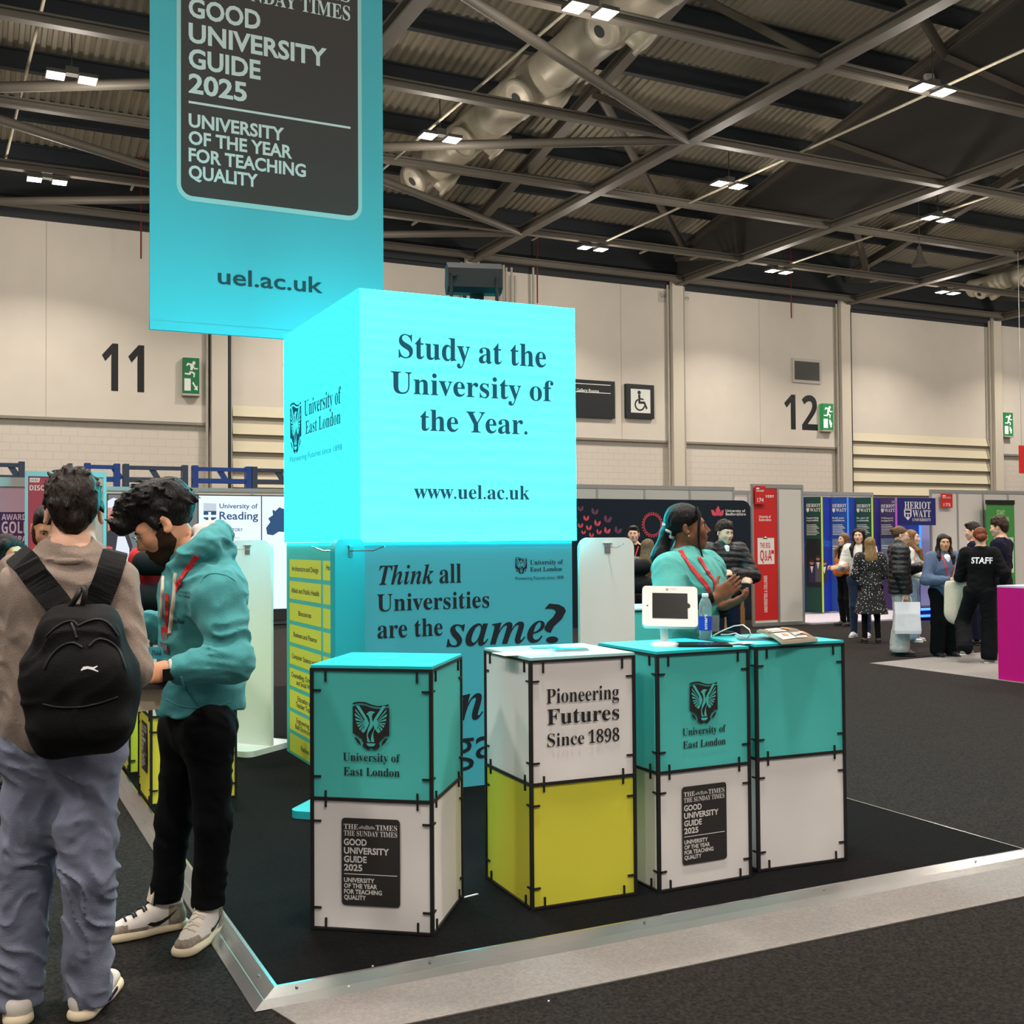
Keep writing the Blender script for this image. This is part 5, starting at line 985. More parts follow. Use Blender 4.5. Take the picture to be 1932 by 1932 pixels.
    # clothes
    if top:
        f = top.get('fit', 1.); P = []; ch, pl = j['chest'], j['pel']; up = j['nb']-pl; up = up/np.linalg.norm(up); hz = top.get('hem', .88)
        bw = top.get('w', 1.); dp = (Rz[:, 1], top.get('depth', .72))
        P += [cap(ch+Rz@T3((-.05, 0, .05))*s*bw, ch+Rz@T3((.05, 0, .05))*s*bw, .135*s*f, k=.05, flat=dp), cap(ch, pl+(ch-pl)*.1, .145*s*f*bw, .155*s*f*bw*top.get('waist', 1.), .06, dp), cap(j['ls']+(ch-j['ls'])*.12, j['rs']+(ch-j['rs'])*.12, .07*s*f, k=.05), cap(j['nb'], ch, .075*s*f, .1*s, .06)]
        if top.get('bust'): P += [ell(ch+Rz@T3((m*.075, .085, -.0))*s, (.062*s, .055*s, .062*s), k=.05) for m in (-1, 1)]
        if hz < .85: P += [cap(pl, pl+Rz@T3((0, 0, hz-.97))*s, .155*s*f*bw, top.get('flare', .17)*s*f*bw, .05, dp)]
        sr = top.get('sleeve', 1.); sl = top.get('sl', 'long')
        for q in 'lr':
            a, b, c = j[q+'s'], j[q+'e'], j[q+'w']
            if sl == 'long': P += [cap(a, b, .066*s*sr*f, .056*s*sr, .045), cap(b, b+(c-b)*top.get('cuff', .93), .057*s*sr, .042*s*sr, .03)]
            elif sl == 'short': P += [cap(a, a+(b-a)*.62, .068*s*sr*f, .066*s*sr, .045)]
            else: P += [cap(a, b, .066*s*sr*f, .056*s*sr, .045), cap(b, b+(c-b)*.45, .055*s*sr, .046*s*sr, .03)]
        P += top.get('add', [])
        nk = top.get('neck', .066); P += [plane(o+T3((0, 0, hz*s)), (0, 0, -1))] if top.get('hemcut', True) else []
        nd = hc-j['nb']; nd = nd/np.linalg.norm(nd); P += [cap(j['nb']+nd*top.get('collar', .035)*s, j['nb']+nd*.3, nk*s, nk*1.3*s, .01, op='-')]
        if top.get('collar_up'): P += [cap(j['nb']-nd*.01, j['nb']+nd*top['collar_up'], .085*s, .08*s, .03), cap(j['nb']+nd*.035, j['nb']+nd*.3, .062*s, .07*s, .01, op='-')]
        blob(top.get('name', 'top'), P, top['mat'], root, top.get('h', h*1.1), top.get('disp', folds(.005*top.get('fold', 1.), len(label))))
        if top.get('inner'):
            P2 = [cap(ch+Rz@T3((0, .035, .05))*s, pl+Rz@T3((0, .035, .05))*s, .1*s, k=.04, flat=(Rz[:, 1], .9)), cap(j['nb']-nd*.03, ch, .066*s, .1*s, .05), cap(j['nb']+nd*.04*s, j['nb']+nd*.3, .056*s, .06*s, .008, op='-')]; blob('shirt', P2, top['inner'], root, h)
    if bottom:
        k = bottom.get('kind', 'trousers'); P = [cap(j['lh'], j['rh'], .115*s*bottom.get('hip', 1.), k=.05, flat=(Rz[:, 1], .85)), cap(j['pel'], j['pel']+T3((0, 0, .08)), .12*s*bottom.get('hip', 1.), .12*s, .05, (Rz[:, 1], .8))]
        a, b, c = bottom.get('r', (.092, .066, .056)); zc = bottom.get('cut', .06)
        for q in 'lr': P += [cap(j[q+'h'], j[q+'k'], a*s, b*s, .035), cap(j[q+'k'], j[q+'k']+(j[q+'a']-j[q+'k'])*.98, b*s, c*s, .03)]
        P += bottom.get('add', [])
        P += [plane(o+T3((0, 0, bottom.get('top', .98)*s)), (0, 0, 1)), plane(o+T3((0, 0, zc*s)), (0, 0, -1))]
        blob(bottom.get('name', 'trousers'), P, bottom['mat'], root, bottom.get('h', h*1.15), bottom.get('disp', folds(.004*bottom.get('fold', 1.), len(label)+3)))
    if shoe_build: shoe_build(root, j, s)
    elif shoes is not None:
        ms = M('shoe %d %d' % (shoes[0], shoes[2]), shoes, .5); mso = M('sole pale', (206, 200, 188), .6)
        for q in 'lr':
            a, t = j[q+'a'].copy(), j[q+'t'].copy(); d = t-a; d[2] = 0; d = d/np.linalg.norm(d); hz = min(a[2]-.055*s, .03+o[2]); g = T3((0, 0, 1)); a0 = T3((a[0], a[1], o[2])); lift = max(0, a[2]-o[2]-.1*s); a0[2] += lift
            P = [cap(a0-d*.045*s+g*.045*s, a0+d*.06*s+g*.05*s, .04*s, .042*s, .02), cap(a0+d*.04*s+g*.04*s, a0+d*.16*s+g*.034*s, .042*s, .034*s, .03, (g, .8)), plane(a0+g*.012*s, (0, 0, -1))]
            sh = blob('shoe', P, ms, root, .008)
            blob('sole', [cap(a0-d*.05*s+g*.012*s, a0+d*.165*s+g*.012*s, .042*s, .038*s, .01, (g, .55)), plane(a0+g*.001, (0, 0, -1)), plane(a0+g*.022*s, (0, 0, 1))], mso if shoes[0] > 60 else ms, root, .008)
    if extra: extra(root, j, s, Rz, o, HR, hc, HS)
    return root
# ---------------------------------------------------------------- surface projection helpers
from mathutils.bvhtree import BVHTree
_bv = {}
def surf(objs, u, v, off=.003):
    """point and normal where the view line meets the given meshes"""
    best = None
    for o in objs:
        if o.name not in _bv: og = Vector(o['_org']); _bv[o.name] = BVHTree.FromPolygons([x.co+og for x in o.data.vertices], [tuple(p.vertices) for p in o.data.polygons])
        r = _bv[o.name].ray_cast(CAM, ray(u, v).normalized())
        if r[0] is not None and (best is None or r[3] < best[2]): best = (r[0], r[1], r[3])
    if best is None: return None, None
    n = best[1] if best[1].dot(CAM-best[0]) > 0 else -best[1]
    return best[0]+n*off, n
def lay(objs, pix, off=.003, fine=4):
    if len(pix) > 2 and fine > 1 and pix[0] != pix[-1]:
        pp = [pix[0]]+list(pix)+[pix[-1]]; o = []
        for i in range(1, len(pp)-2):
            for k in range(fine):
                t = k/fine; o.append(tuple(.5*(2*pp[i][c]+(pp[i+1][c]-pp[i-1][c])*t+(2*pp[i-1][c]-5*pp[i][c]+4*pp[i+1][c]-pp[i+2][c])*t*t+(3*pp[i][c]-pp[i-1][c]-3*pp[i+1][c]+pp[i+2][c])*t**3) for c in (0, 1)))
        pix = o+[pix[-1]]
    P = [surf(objs, u, v, off) for u, v in pix]; return [p for p, n in P if p is not None], [n for p, n in P if p is not None]
def strap_on(name, objs, pix, w, t, mat, parent, pre=(), post=(), off=.002):
    P, N_ = lay(objs, pix, off); P = [Vector(p) for p in pre]+P+[Vector(p) for p in post]; N_ = [N_[0]]*len(pre)+N_+[N_[-1]]*len(post)
    return MB().ribbon(P, w, t, N_).build(name, mat, parent)
def cord_on(name, objs, pix, r, mat, parent, off=.002, pre=(), post=()):
    P, _ = lay(objs, pix, off); return MB().tube([Vector(p) for p in pre]+P+[Vector(p) for p in post], r, 8).build(name, mat, parent)
def decal_on(name, objs, polys, mat, parent, off=.003):
    q = MB()
    for poly in polys:
        P, _ = lay(objs, poly, off, 1)
        if len(P) > 2: q.add(P, [tuple(range(len(P)))])
    if q.v: return q.build(name, mat, parent)
def text_on(name, objs, lines, mat, parent, off=.003):
    q = MB()
    for body, style, (ul, vl), (ur, vr), cap in lines:
        V, F_ = text2d(body, style); w = V[:, 0].max(); P = []
        for a, b in V:
            t = a/w; p, n = surf(objs, ul+(ur-ul)*t, vl+(vr-vl)*t-b*cap, off); P.append(p)
        if all(p is not None for p in P): q.add(P, F_)
    if q.v: return q.build(name, mat, parent)
def W(u, v, d): return atd(u, v, d)
def spot(u, v=None, d=None):
    if d is None: p = atz(u, v, 0); return (p.x, p.y, 0)
    p = atd(u, 1015, d); return (p.x, p.y, 0)
def rv(u, a): return a-26.136-math.degrees(math.atan((u-966)/FPX))
def kid(root, nm): return [c for c in root.children if c.name.split('.')[0] == nm]
m_lany = M('lanyard red', (204, 40, 48), .5)
def lanyard(root, j, s, Rz, top, z=.95, w=.016, badge=True, front=.16):
    """strap lying on the chest of a generic figure: cast from in front of the chest"""
    og = Vector(top['_org']); bv = BVHTree.FromPolygons([x.co+og for x in top.data.vertices], [tuple(p.vertices) for p in top.data.polygons]); q = MB(); f = Vector(Rz[:, 1]); end = None
    for m in (-1, 1):
        P = []; N_ = []
        for t in np.linspace(0, 1, 9):
            x = m*(.075*(1-t)+.008*t); zz = (j['nb'][2]+.0*s)*(1-t)+z*t; c = Vector(j['nb'])+Vector(Rz@T3((x, 0, 0))); c.z = zz-.01
            r = bv.ray_cast(c+f*.6, -f)
            if r[0] is not None: P.append(r[0]+f*.004); N_.append(f)
        if len(P) > 2: q.ribbon(P, w, .002, N_); end = P[-1]
    if q.v: q.build('lanyard', m_lany, root)
    if badge and end is not None: MB().obox(end+f*.006-Vector((0, 0, .06)), Rz[:, 0]*.04, f*.002, Vector((0, 0, .055))).build('badge', M('badge white', (226, 222, 220), .5), root)
# ---------------------------------------------------------------- cloth materials
def cloth(n, c, **k): return M('cloth '+n, c, k.pop('rough', .9), var=k.pop('var', .06), vs=k.pop('vs', 30), bump=k.pop('bump', .25), bs=k.pop('bs', 260), spec=.2, sheen=k.pop('sheen', .1))
c_taupe = cloth('taupe knit', (146, 130, 119), var=.14, vs=160); c_hood = cloth('teal fleece', (74, 152, 156)); c_blk = cloth('black', (12, 12, 14), sheen=0, bump=.15); c_jean = cloth('grey blue denim', (126, 131, 152), var=.3, vs=7); c_blkj = cloth('black denim', (9, 10, 13), sheen=0, bump=.15)
c_tee = cloth('mint tee', (88, 172, 166)); c_puff = M('puffer black', (18, 18, 20), .45, bump=.3, bs=30, spec=.5); c_white = cloth('cream', (226, 220, 212)); c_orange = cloth('orange', (232, 126, 56)); c_dkjean = cloth('dark jeans', (34, 44, 70)); c_ljean = cloth('light jeans', (132, 158, 184))
c_grey = cloth('pale grey', (172, 172, 170)); c_navy = cloth('navy', (20, 22, 42), sheen=0); c_steel = cloth('steel blue', (86, 100, 128)); c_shirt = cloth('shirt white', (232, 230, 230)); c_red = cloth('red', (190, 36, 40)); c_inner = cloth('maroon', (120, 30, 40))
m_spot = M('spotted dress', (24, 23, 27), .85); nt = m_spot.node_tree; b = nt.nodes['Principled BSDF']; tc = nt.nodes.new('ShaderNodeTexCoord'); vo = nt.nodes.new('ShaderNodeTexVoronoi'); vo.inputs['Scale'].default_value = 34; mr = nt.nodes.new('ShaderNodeMapRange'); mr.inputs[1].default_value = .2; mr.inputs[2].default_value = .26; mr.inputs[3].default_value = .75; mr.inputs[4].default_value = .012
nt.links.new(tc.outputs['Object'], vo.inputs['Vector']); nt.links.new(vo.outputs['Distance'], mr.inputs[0]); nt.links.new(mr.outputs[0], b.inputs['Base Color'])
def quilt(x, y, z): return -.007*np.abs(np.sin(z*48+.6*np.sin(9*x+7*y)))+.004+folds(.004, 2)(x, y, z)
# ---------------------------------------------------------------- person with backpack (near, seen from behind)
def mfn_shoe(a, d, g, sz):
    def f(c):
        r = c-a; t = r@d; h = r[:, 2]; return np.where(t > .15*sz, np.where(h < .058*sz, 1, 0), np.where((t < -.0*sz) & (h < .1*sz), 1, np.where((t > .08*sz) & (h < .045*sz), 1, 0)))
    return f
m_pr = M('shoe grey print', (150, 138, 124), .7, var=.3, vs=70); m_shw = M('shoe white leather', (222, 214, 206), .5); m_solec = M('sole cream', (220, 204, 174), .6); m_lacb = M('lace black', (28, 24, 26), .8); m_lacw = M('lace cream', (220, 208, 190), .8)
def sneakers(root, j, s, high=True, mats=None, laces=(m_lacw, m_lacb), mark=True):
    mats = mats or [m_shw, m_pr]
    for k, q in enumerate('lr'):
        a, t = T3(j[q+'a']), T3(j[q+'t']); d = t-a; d[2] = 0; d /= np.linalg.norm(d); sd = np.cross(d, T3((0, 0, 1))); a[2] = 0; g = T3((0, 0, 1)); z = s*1.02
        P = [cap(a-d*.03*z+g*.06*z, a-d*.005*z+g*(.15 if high else .085)*z, .043*z, .05*z if high else .045*z, .02), cap(a-d*.035*z+g*.045*z, a+d*.05*z+g*.055*z, .042*z, .044*z, .02), cap(a+d*.03*z+g*.085*z, a+d*.13*z+g*.05*z, .036*z, .032*z, .03, (g, .8)), cap(a+d*.1*z+g*.04*z, a+d*.19*z+g*.036*z, .046*z, .036*z, .03, (g, .75)), plane(a+g*.022*z, (0, 0, -1)), plane(a+g*(.165 if high else .1)*z, (0, 0, 1))]
        if high: P += [cap(a-d*.0*z+g*.13*z, a+d*.005*z+g*.2*z, .036*z, .036*z, .006, op='-')]
        sh = blob('shoe', P, mats, root, .0055, None, mfn_shoe(a, d, g, z))
        blob('sole', [cap(a-d*.045*z+g*.014*z, a+d*.195*z+g*.014*z, .046*z, .043*z, .01, (g, .6)), cap(a+d*.1*z+g*.014*z, a+d*.17*z+g*.014*z, .05*z, .046*z, .02, (g, .6)), plane(a+g*.001, (0, 0, -1)), plane(a+g*.032*z, (0, 0, 1))], m_solec, sh, .006)
        og = Vector(sh['_org']); bv = BVHTree.FromPolygons([x.co+og for x in sh.data.vertices], [tuple(p.vertices) for p in sh.data.polygons])
        if high:
            MB().prism([(-.026, 0), (.026, 0), (.03, .07), (.02, .085), (-.02, .085), (-.03, .07)], Vector(a+d*.052*z+g*.115*z), Vector(sd), Vector(g*.95-d*.25), .012).build('tongue', m_lacw, sh)
        if laces:
            q2 = MB()
            for i in range(6):
                x = .05+.019*i; pts = []
                for y in np.linspace(-.026, .026, 5):
                    r = bv.ray_cast(Vector(a+d*(x+(.01 if (y > 0) == (i % 2 == 0) else 0)*z)*z+sd*y*z+g*.3), Vector((0, 0, -1)))
                    if r[0] is not None: pts.append(r[0]+Vector((0, 0, .004)))
                if len(pts) > 2: q2.tube(pts, .0042, 6)
            if q2.v: q2.build('laces', laces[k % 2], sh)
        if mark:
            for sgn in (-1, 1):
                q3 = MB(); pts = []
                for x, zz in ((.085, .05), (.06, .036), (.035, .036), (.0, .055), (-.035, .088), (-.0, .067), (.03, .055), (.055, .052), (.07, .056)):
                    r = bv.ray_cast(Vector(a+d*x*z+g*zz*z+sd*sgn*.2), Vector(-sd*sgn))
                    if r[0] is not None: pts.append(r[0]+Vector(sd*sgn)*.002)
                if len(pts) > 5: q3.add(pts, [tuple(range(len(pts)))]); q3.build('side_mark', m_lacb, sh)
def man1_shoes(root, j, s): sneakers(root, j, s, False, [m_shw, m_shw], None, False); [MB().ribbon([Vector(j['ra'])+Vector((0, 0, -.02))+cR*x+cF*y for x, y in ((.03, -.03), (.055, .05), (.05, .13))], .012, .004, tuple(cR)).build('stripe', M(n_, c_, .5), kid(root, 'shoe')[1]) for n_, c_ in (('stripe navy', (30, 30, 70)),)]
J1 = {k: W(*v) for k, v in dict(nb=(138, 1046, 3.58), chest=(131, 1150, 3.6), pel=(114, 1370, 3.6), head=(139.5, 968, 3.62), ls=(52, 1106, 3.6), rs=(211, 1106, 3.6), le=(14, 1270, 3.56), lw=(20, 1325, 3.85), re=(243, 1262, 3.56), rw=(252, 1272, 3.84), lh=(74, 1400, 3.6), rh=(160, 1400, 3.6), lk=(46, 1640, 3.61), rk=(166, 1640, 3.58), la=(34, 1888, 3.62), ra=(165, 1884, 3.66), lt=(30, 1895, 3.84), rt=(206, 1868, 3.85)).items()}
o1 = atz(105, 1935, 0)
p1 = person('person seen from behind in a taupe sweater and grey jeans, wearing the black backpack', (o1.x, o1.y, 0), rv(105, -4), 1.74, 'light', ('crop', 'dark brown', (44, 32, 26)), (2, 6, 0), J1,
    top=dict(mat=c_taupe, name='sweater', fit=1.06, hem=.885, sleeve=1.12, w=1.12, depth=.8, neck=.062, collar=.02, fold=1.5, h=.008), bottom=dict(mat=c_jean, name='jeans', r=(.1, .082, .07), hip=1.18, cut=.045, fold=2.4, h=.007, top=.96), shoe_build=man1_shoes, h=.0065)
c = J1['nb']+Vector((0, 0, .018)); MB().tube([c+cR*(.069*math.cos(a))+cF*(.066*math.sin(a))+Vector((0, 0, .014*math.sin(a))) for a in np.linspace(0, 2*PI, 30)], .0035, 6, closed=True).build('neck_chain', M('chain gold', (180, 140, 100), .25, metal=1), p1)
swt = kid(p1, 'sweater')
MB().tube([c-Vector((0, 0, .022))+cR*(.084*math.cos(a))+cF*(.08*math.sin(a)-.002)+Vector((0, 0, .016*math.sin(a))) for a in np.linspace(0, 2*PI, 36)], .0135, 8, closed=True).build('collar_rib', c_taupe, swt[0])
# backpack
m_bp = M('backpack black', (9, 9, 10), .8, bump=.3, bs=300, spec=.3); m_bp2 = M('backpack piping', (26, 26, 28), .6)
bc = W(148, 1292, 3.37); bpk = thing('backpack', 'black backpack with white leaping cat mark, on the back of the nearest person', 'backpack', (bc.x, bc.y, bc.z-.25))
def bpt(u, v, d): return T3(W(u, v, d))
bR, bF, bU = T3(cR), T3(cF), T3((0, 0, 1)); bM = np.stack([bR, bF, bU], 1)
P = [cap(bpt(120, 1182, 3.42), bpt(188, 1180, 3.42), .062, k=.05), cap(bpt(98, 1262, 3.4), bpt(200, 1258, 3.4), .085, k=.08), cap(bpt(108, 1382, 3.41), bpt(196, 1370, 3.41), .08, k=.08), cap(bpt(98, 1320, 3.4), bpt(208, 1312, 3.4), .075, k=.08), ell(bpt(158, 1275, 3.33), (.125, .06, .1), bM, .05), ell(bpt(158, 1365, 3.34), (.13, .06, .07), bM, .05), ell(bpt(150, 1195, 3.36), (.11, .05, .05), bM, .05)]
bo = blob('bag_body', P, m_bp, bpk, .007, folds(.0045, 5, .6))
for pix in (((88, 1202), (104, 1186), (122, 1175), (138, 1172), (146, 1180)), ((147, 1182), (168, 1172), (190, 1170), (208, 1180), (222, 1200))): cord_on('zip', [bo], pix, .0035, m_bp2, bpk)
for pix in (((84, 1262), (96, 1240), (116, 1220), (138, 1213), (156, 1222)), ((168, 1220), (186, 1206), (208, 1212), (226, 1232), (236, 1262))): cord_on('pocket_seam', [bo], pix, .004, m_bp2, bpk)
cord_on('pocket_seam', [bo], ((82, 1328), (110, 1334), (150, 1334), (190, 1326), (222, 1314)), .003, m_bp2, bpk)
cord_on('zip_pull', [bo], ((135, 1176), (140, 1188), (145, 1204)), .005, m_bp2, bpk)
decal_on('cat_mark', [bo], [[(153, 1264), (158, 1258), (166, 1257), (176, 1259), (184, 1256), (184.5, 1258), (178, 1262), (186, 1266), (185, 1268), (174, 1264), (166, 1262), (158, 1264), (154, 1266)]], M('mark white', (230, 230, 230), .5), bpk)
sx_ = swt
for pix, e in ((((48, 1060), (62, 1078), (80, 1102), (98, 1126), (116, 1148)), (34, 1050)), (((212, 1060), (206, 1080), (197, 1104), (187, 1128), (178, 1150)), (216, 1047))):
    Pp, Nn = lay(swt, pix, .004); MB().ribbon([W(e[0], e[1]-4, 3.66)]+[W(e[0], e[1], 3.58)]+Pp+[W(pix[-1][0], pix[-1][1]+16, 3.42)], .078, .012, [Nn[0]]*2+Nn+[Nn[-1]]).build('shoulder_strap', m_bp, bpk)
MB().tube([W(124, 1150, 3.42), W(136, 1140, 3.40), W(146, 1124, 3.4), W(152, 1110, 3.41), W(158, 1107, 3.41), W(161, 1116, 3.4), W(158, 1132, 3.4), W(154, 1150, 3.42)], .0085, 8).build('carry_handle', m_bp2, bpk)
# ---------------------------------------------------------------- person in teal hoodie
J2 = {k: W(*v) for k, v in dict(nb=(372, 1046, 4.3), chest=(384, 1135, 4.3), pel=(378, 1335, 4.33), head=(309, 990, 4.28), ls=(410, 1118, 4.14), rs=(368, 1115, 4.46), le=(436, 1250, 4.07), lw=(322, 1264, 4.0), re=(338, 1192, 4.5), rw=(268, 1172, 4.42), lh=(392, 1375, 4.24), rh=(352, 1375, 4.4), lk=(402, 1548, 4.27), rk=(328, 1545, 4.4), la=(392, 1714, 4.36), ra=(312, 1702, 4.43), lt=(338, 1805, 4.12), rt=(222, 1770, 4.32)).items()}
fh = -cR*math.cos(math.radians(12))-cF*math.sin(math.radians(12)); fh = fh*math.cos(math.radians(31))-Vector((0, 0, 1))*math.sin(math.radians(31))
H2 = frame(fh, Vector((0, 0, 1))+fh*.3)
o2 = atz(350, 1770, 0)
hoodadd = [cap(T3(W(*a)), T3(W(*b_)), r, r2, .009) for a, b_, r, r2 in (((330, 1072, 4.2), (352, 1052, 4.15), .03, .038), ((352, 1052, 4.15), (385, 1030, 4.16), .04, .05), ((385, 1030, 4.16), (410, 1012, 4.26), .05, .05), ((410, 1012, 4.26), (412, 1010, 4.36), .05, .05), ((412, 1010, 4.36), (376, 1030, 4.45), .05, .04), ((376, 1030, 4.45), (334, 1068, 4.4), .04, .03), ((395, 1048, 4.2), (412, 1042, 4.28), .05, .06), ((412, 1042, 4.28), (408, 1042, 4.4), .06, .05))]
def man2_extra(root, j, s, Rz, o, HR, hc, HS):
    hd = kid(root, 'hoodie'); L2 = lambda p: Vector(hc+HR@(T3(p)*HS))
    blob('hood_lining', [cap(T3(W(372, 1000, 4.25)), T3(W(396, 993, 4.3)), .022, .026, .02), cap(T3(W(362, 1022, 4.2)), T3(W(385, 1003, 4.25)), .012, .02, .02)], cloth('lining pale', (206, 198, 194)), hd[0], .007)
    cord_on('drawstring', hd, ((332, 1085), (331, 1105), (329, 1130), (326, 1155), (324, 1178), (322, 1196)), .008, m_lacw, hd[0], .004); cord_on('drawstring', hd, ((309, 1090), (308, 1110), (307, 1130), (306, 1150), (305, 1163)), .007, m_lacw, hd[0], .003)
    strap_on('lanyard', hd, ((372, 1048), (362, 1062), (352, 1078), (342, 1094), (333, 1110), (331, 1116)), .02, .003, m_lany, root, off=.004); strap_on('lanyard', hd, ((316, 1120), (317, 1140), (316, 1160), (315, 1182)), .014, .003, m_lany, root, off=.004)
    decal_on('badge', hd, [[(308, 1228), (307.5, 1182), (321, 1184), (321, 1230)]], m_lany, root, .008); decal_on('badge_insert', hd, [[(311, 1224), (310.5, 1194), (319, 1196), (319, 1226)]], M('badge white'), kid(root, 'badge')[0], .01)
    text_on('chest_logo', hd, (('University of', 'serif', (337, 1118), (360, 1121), 5), ('East London', 'serif', (337, 1125), (359, 1128), 5)), m_btxt, hd[0]); text_on('chest_slogan', hd, (('London', 'ital', (318, 1174), (348, 1177), 9),), m_btxt, hd[0])
    cord_on('shoulder_seam', hd, ((378, 1100), (384, 1090), (395, 1083), (410, 1082), (428, 1086), (444, 1096)), .003, c_hood, hd[0], 0)
    cord_on('pocket_seam', hd, ((341, 1262+14), (345, 1290), (352, 1302), (360, 1308)), .0045, c_hood, hd[0], 0); cord_on('hem_seam', hd, ((312, 1318), (330, 1328), (350, 1334), (380, 1336), (410, 1332), (440, 1322)), .003, c_hood, hd[0], -.001)
    g = MB()
    for m in (-1, 1):
        c_ = T3((m*.033, .112, -.004)); g.tube([L2(c_+T3((.024*math.cos(a), -.012*abs(math.cos(a))**2*(1 if m*math.cos(a) > 0 else .2), .019*math.sin(a)))) for a in np.linspace(0, 2*PI, 20)], .0013, 6, closed=True); g.tube([L2((m*.056, .1, .004)), L2((m*.072, .05, .004)), L2((m*.083, -.005, .008))], .0015, 6)
    g.tube([L2((-.011, .113, 0)), L2((0, .117, .004)), L2((.011, .113, 0))], .0013, 6); g.build('glasses', M('glasses metal', (206, 206, 196), .2, metal=1.), root)
    # watch on the near wrist
    ax = Vector(j['lw'])-Vector(j['le']); ax.normalize(); cw = Vector(j['lw'])-ax*.002; q = MB(); q.tube([cw+Vector(e)*.0 + (ax.orthogonal().normalized()*math.cos(a)+ax.cross(ax.orthogonal().normalized())*math.sin(a))*.032 for e, a in [((0, 0, 0), a) for a in np.linspace(0, 2*PI, 24)]], .008, 8, closed=True)
    wt = q.build('watch', M('watch band', (206, 200, 190), .4), root); fc = cw-cF*.036-Vector((0, 0, .012)); MB().obox(fc, ax*.019, Vector((0, 0, 1)).cross(ax)*.006, Vector((0, 0, .021))).build('watch_face', m_scr, wt)
p2 = person('person in a teal hoodie with glasses and beard, head bent, left of the stand', (o2.x, o2.y, 0), rv(350, 98), 1.78, 'tan', ('quiff', 'black', (20, 17, 17)), (0, 0, 0), J2,
    top=dict(mat=c_hood, cuff=.78, name='hoodie', fit=1.1, hem=.865, sleeve=1.3, w=.95, depth=1.0, waist=1.02, neck=.06, collar=.03, fold=1.9, h=.0075, add=hoodadd), bottom=dict(mat=c_blkj, r=(.092, .066, .058), hip=1.05, cut=.12, fold=1.2, h=.008, top=.93),
    shoe_build=lambda r, j, s: sneakers(r, j, s), h=.006, beard=('full', None), headR=H2, hs=1.05, handpose={'l': dict(d=-cR*.9-Vector((0, 0, .2))+cF*.25, n=-cF*.75+Vector((0, 0, .55)), curl=.9, side=1, thumb=.5), 'r': dict(d=-cR, n=Vector((0, 0, 1)), curl=.6, side=-1)}, extra=man2_extra)
q = MB(); q.obox(W(285, 1283, 4.0), cR*.062, cF*.004, Vector((.02, 0, .032))); tag(q.build('folder', M('folder black', (18, 18, 20), .6)), 'black folder held by the person in the teal hoodie', 'folder')
q = MB(); q.obox(W(283, 1315, 4.02), cR*.042+Vector((0, 0, .006)), cF*.003, Vector((0, 0, .048))+cR*.008); tag(q.build('paper_bag', M('kraft pale', (206, 190, 164), .8)), 'beige paper sheets hanging from the hand of the person in the teal hoodie', 'paper')
t = thing('brochure', 'small teal brochure above the watch of the person in the hoodie', 'brochure', tuple(W(293, 1240, 4.15))); q = W(293, 1232, 4.15); MB().obox(q, cR*.03, cF*.002, Vector((0, 0, .022))).build('cover', m_blue, t); F = Face(q-cF*.003-cR*.03-Vector((0, 0, .02)), cR, (0, 0, 1)); F.text('Think', 'ital', .018, .055, .012, .018); F.build('lettering', m_ltxt, t)
# ---------------------------------------------------------------- staff woman behind the counters
J3 = {k: W(v[0], v[1], v[2]+.2) for k, v in dict(nb=(1290, 1052, 5.56), chest=(1306, 1110, 5.55), pel=(1300, 1235, 5.6), head=(1297, 996, 5.55), rs=(1263, 1076, 5.43), ls=(1334, 1072, 5.7), re=(1268, 1148, 5.3), rw=(1352, 1128, 5.22), le=(1360, 1150, 5.75), lw=(1368, 1142, 5.42), lh=(1310, 1260, 5.7), rh=(1290, 1260, 5.5), lk=(1310, 1410, 5.7), rk=(1290, 1410, 5.5), la=(1308, 1560, 5.7), ra=(1290, 1575, 5.5), lt=(1345, 1580, 5.7), rt=(1330, 1590, 5.5)).items()}
for k in ('la', 'ra'): J3[k].z = .12
for k in ('lt', 'rt'): J3[k].z = .06
o3 = W(1300, 1015, 5.78)
fh3 = cR*math.cos(math.radians(6))-cF*math.sin(math.radians(6)); fh3 = fh3+Vector((0, 0, 1))*.12
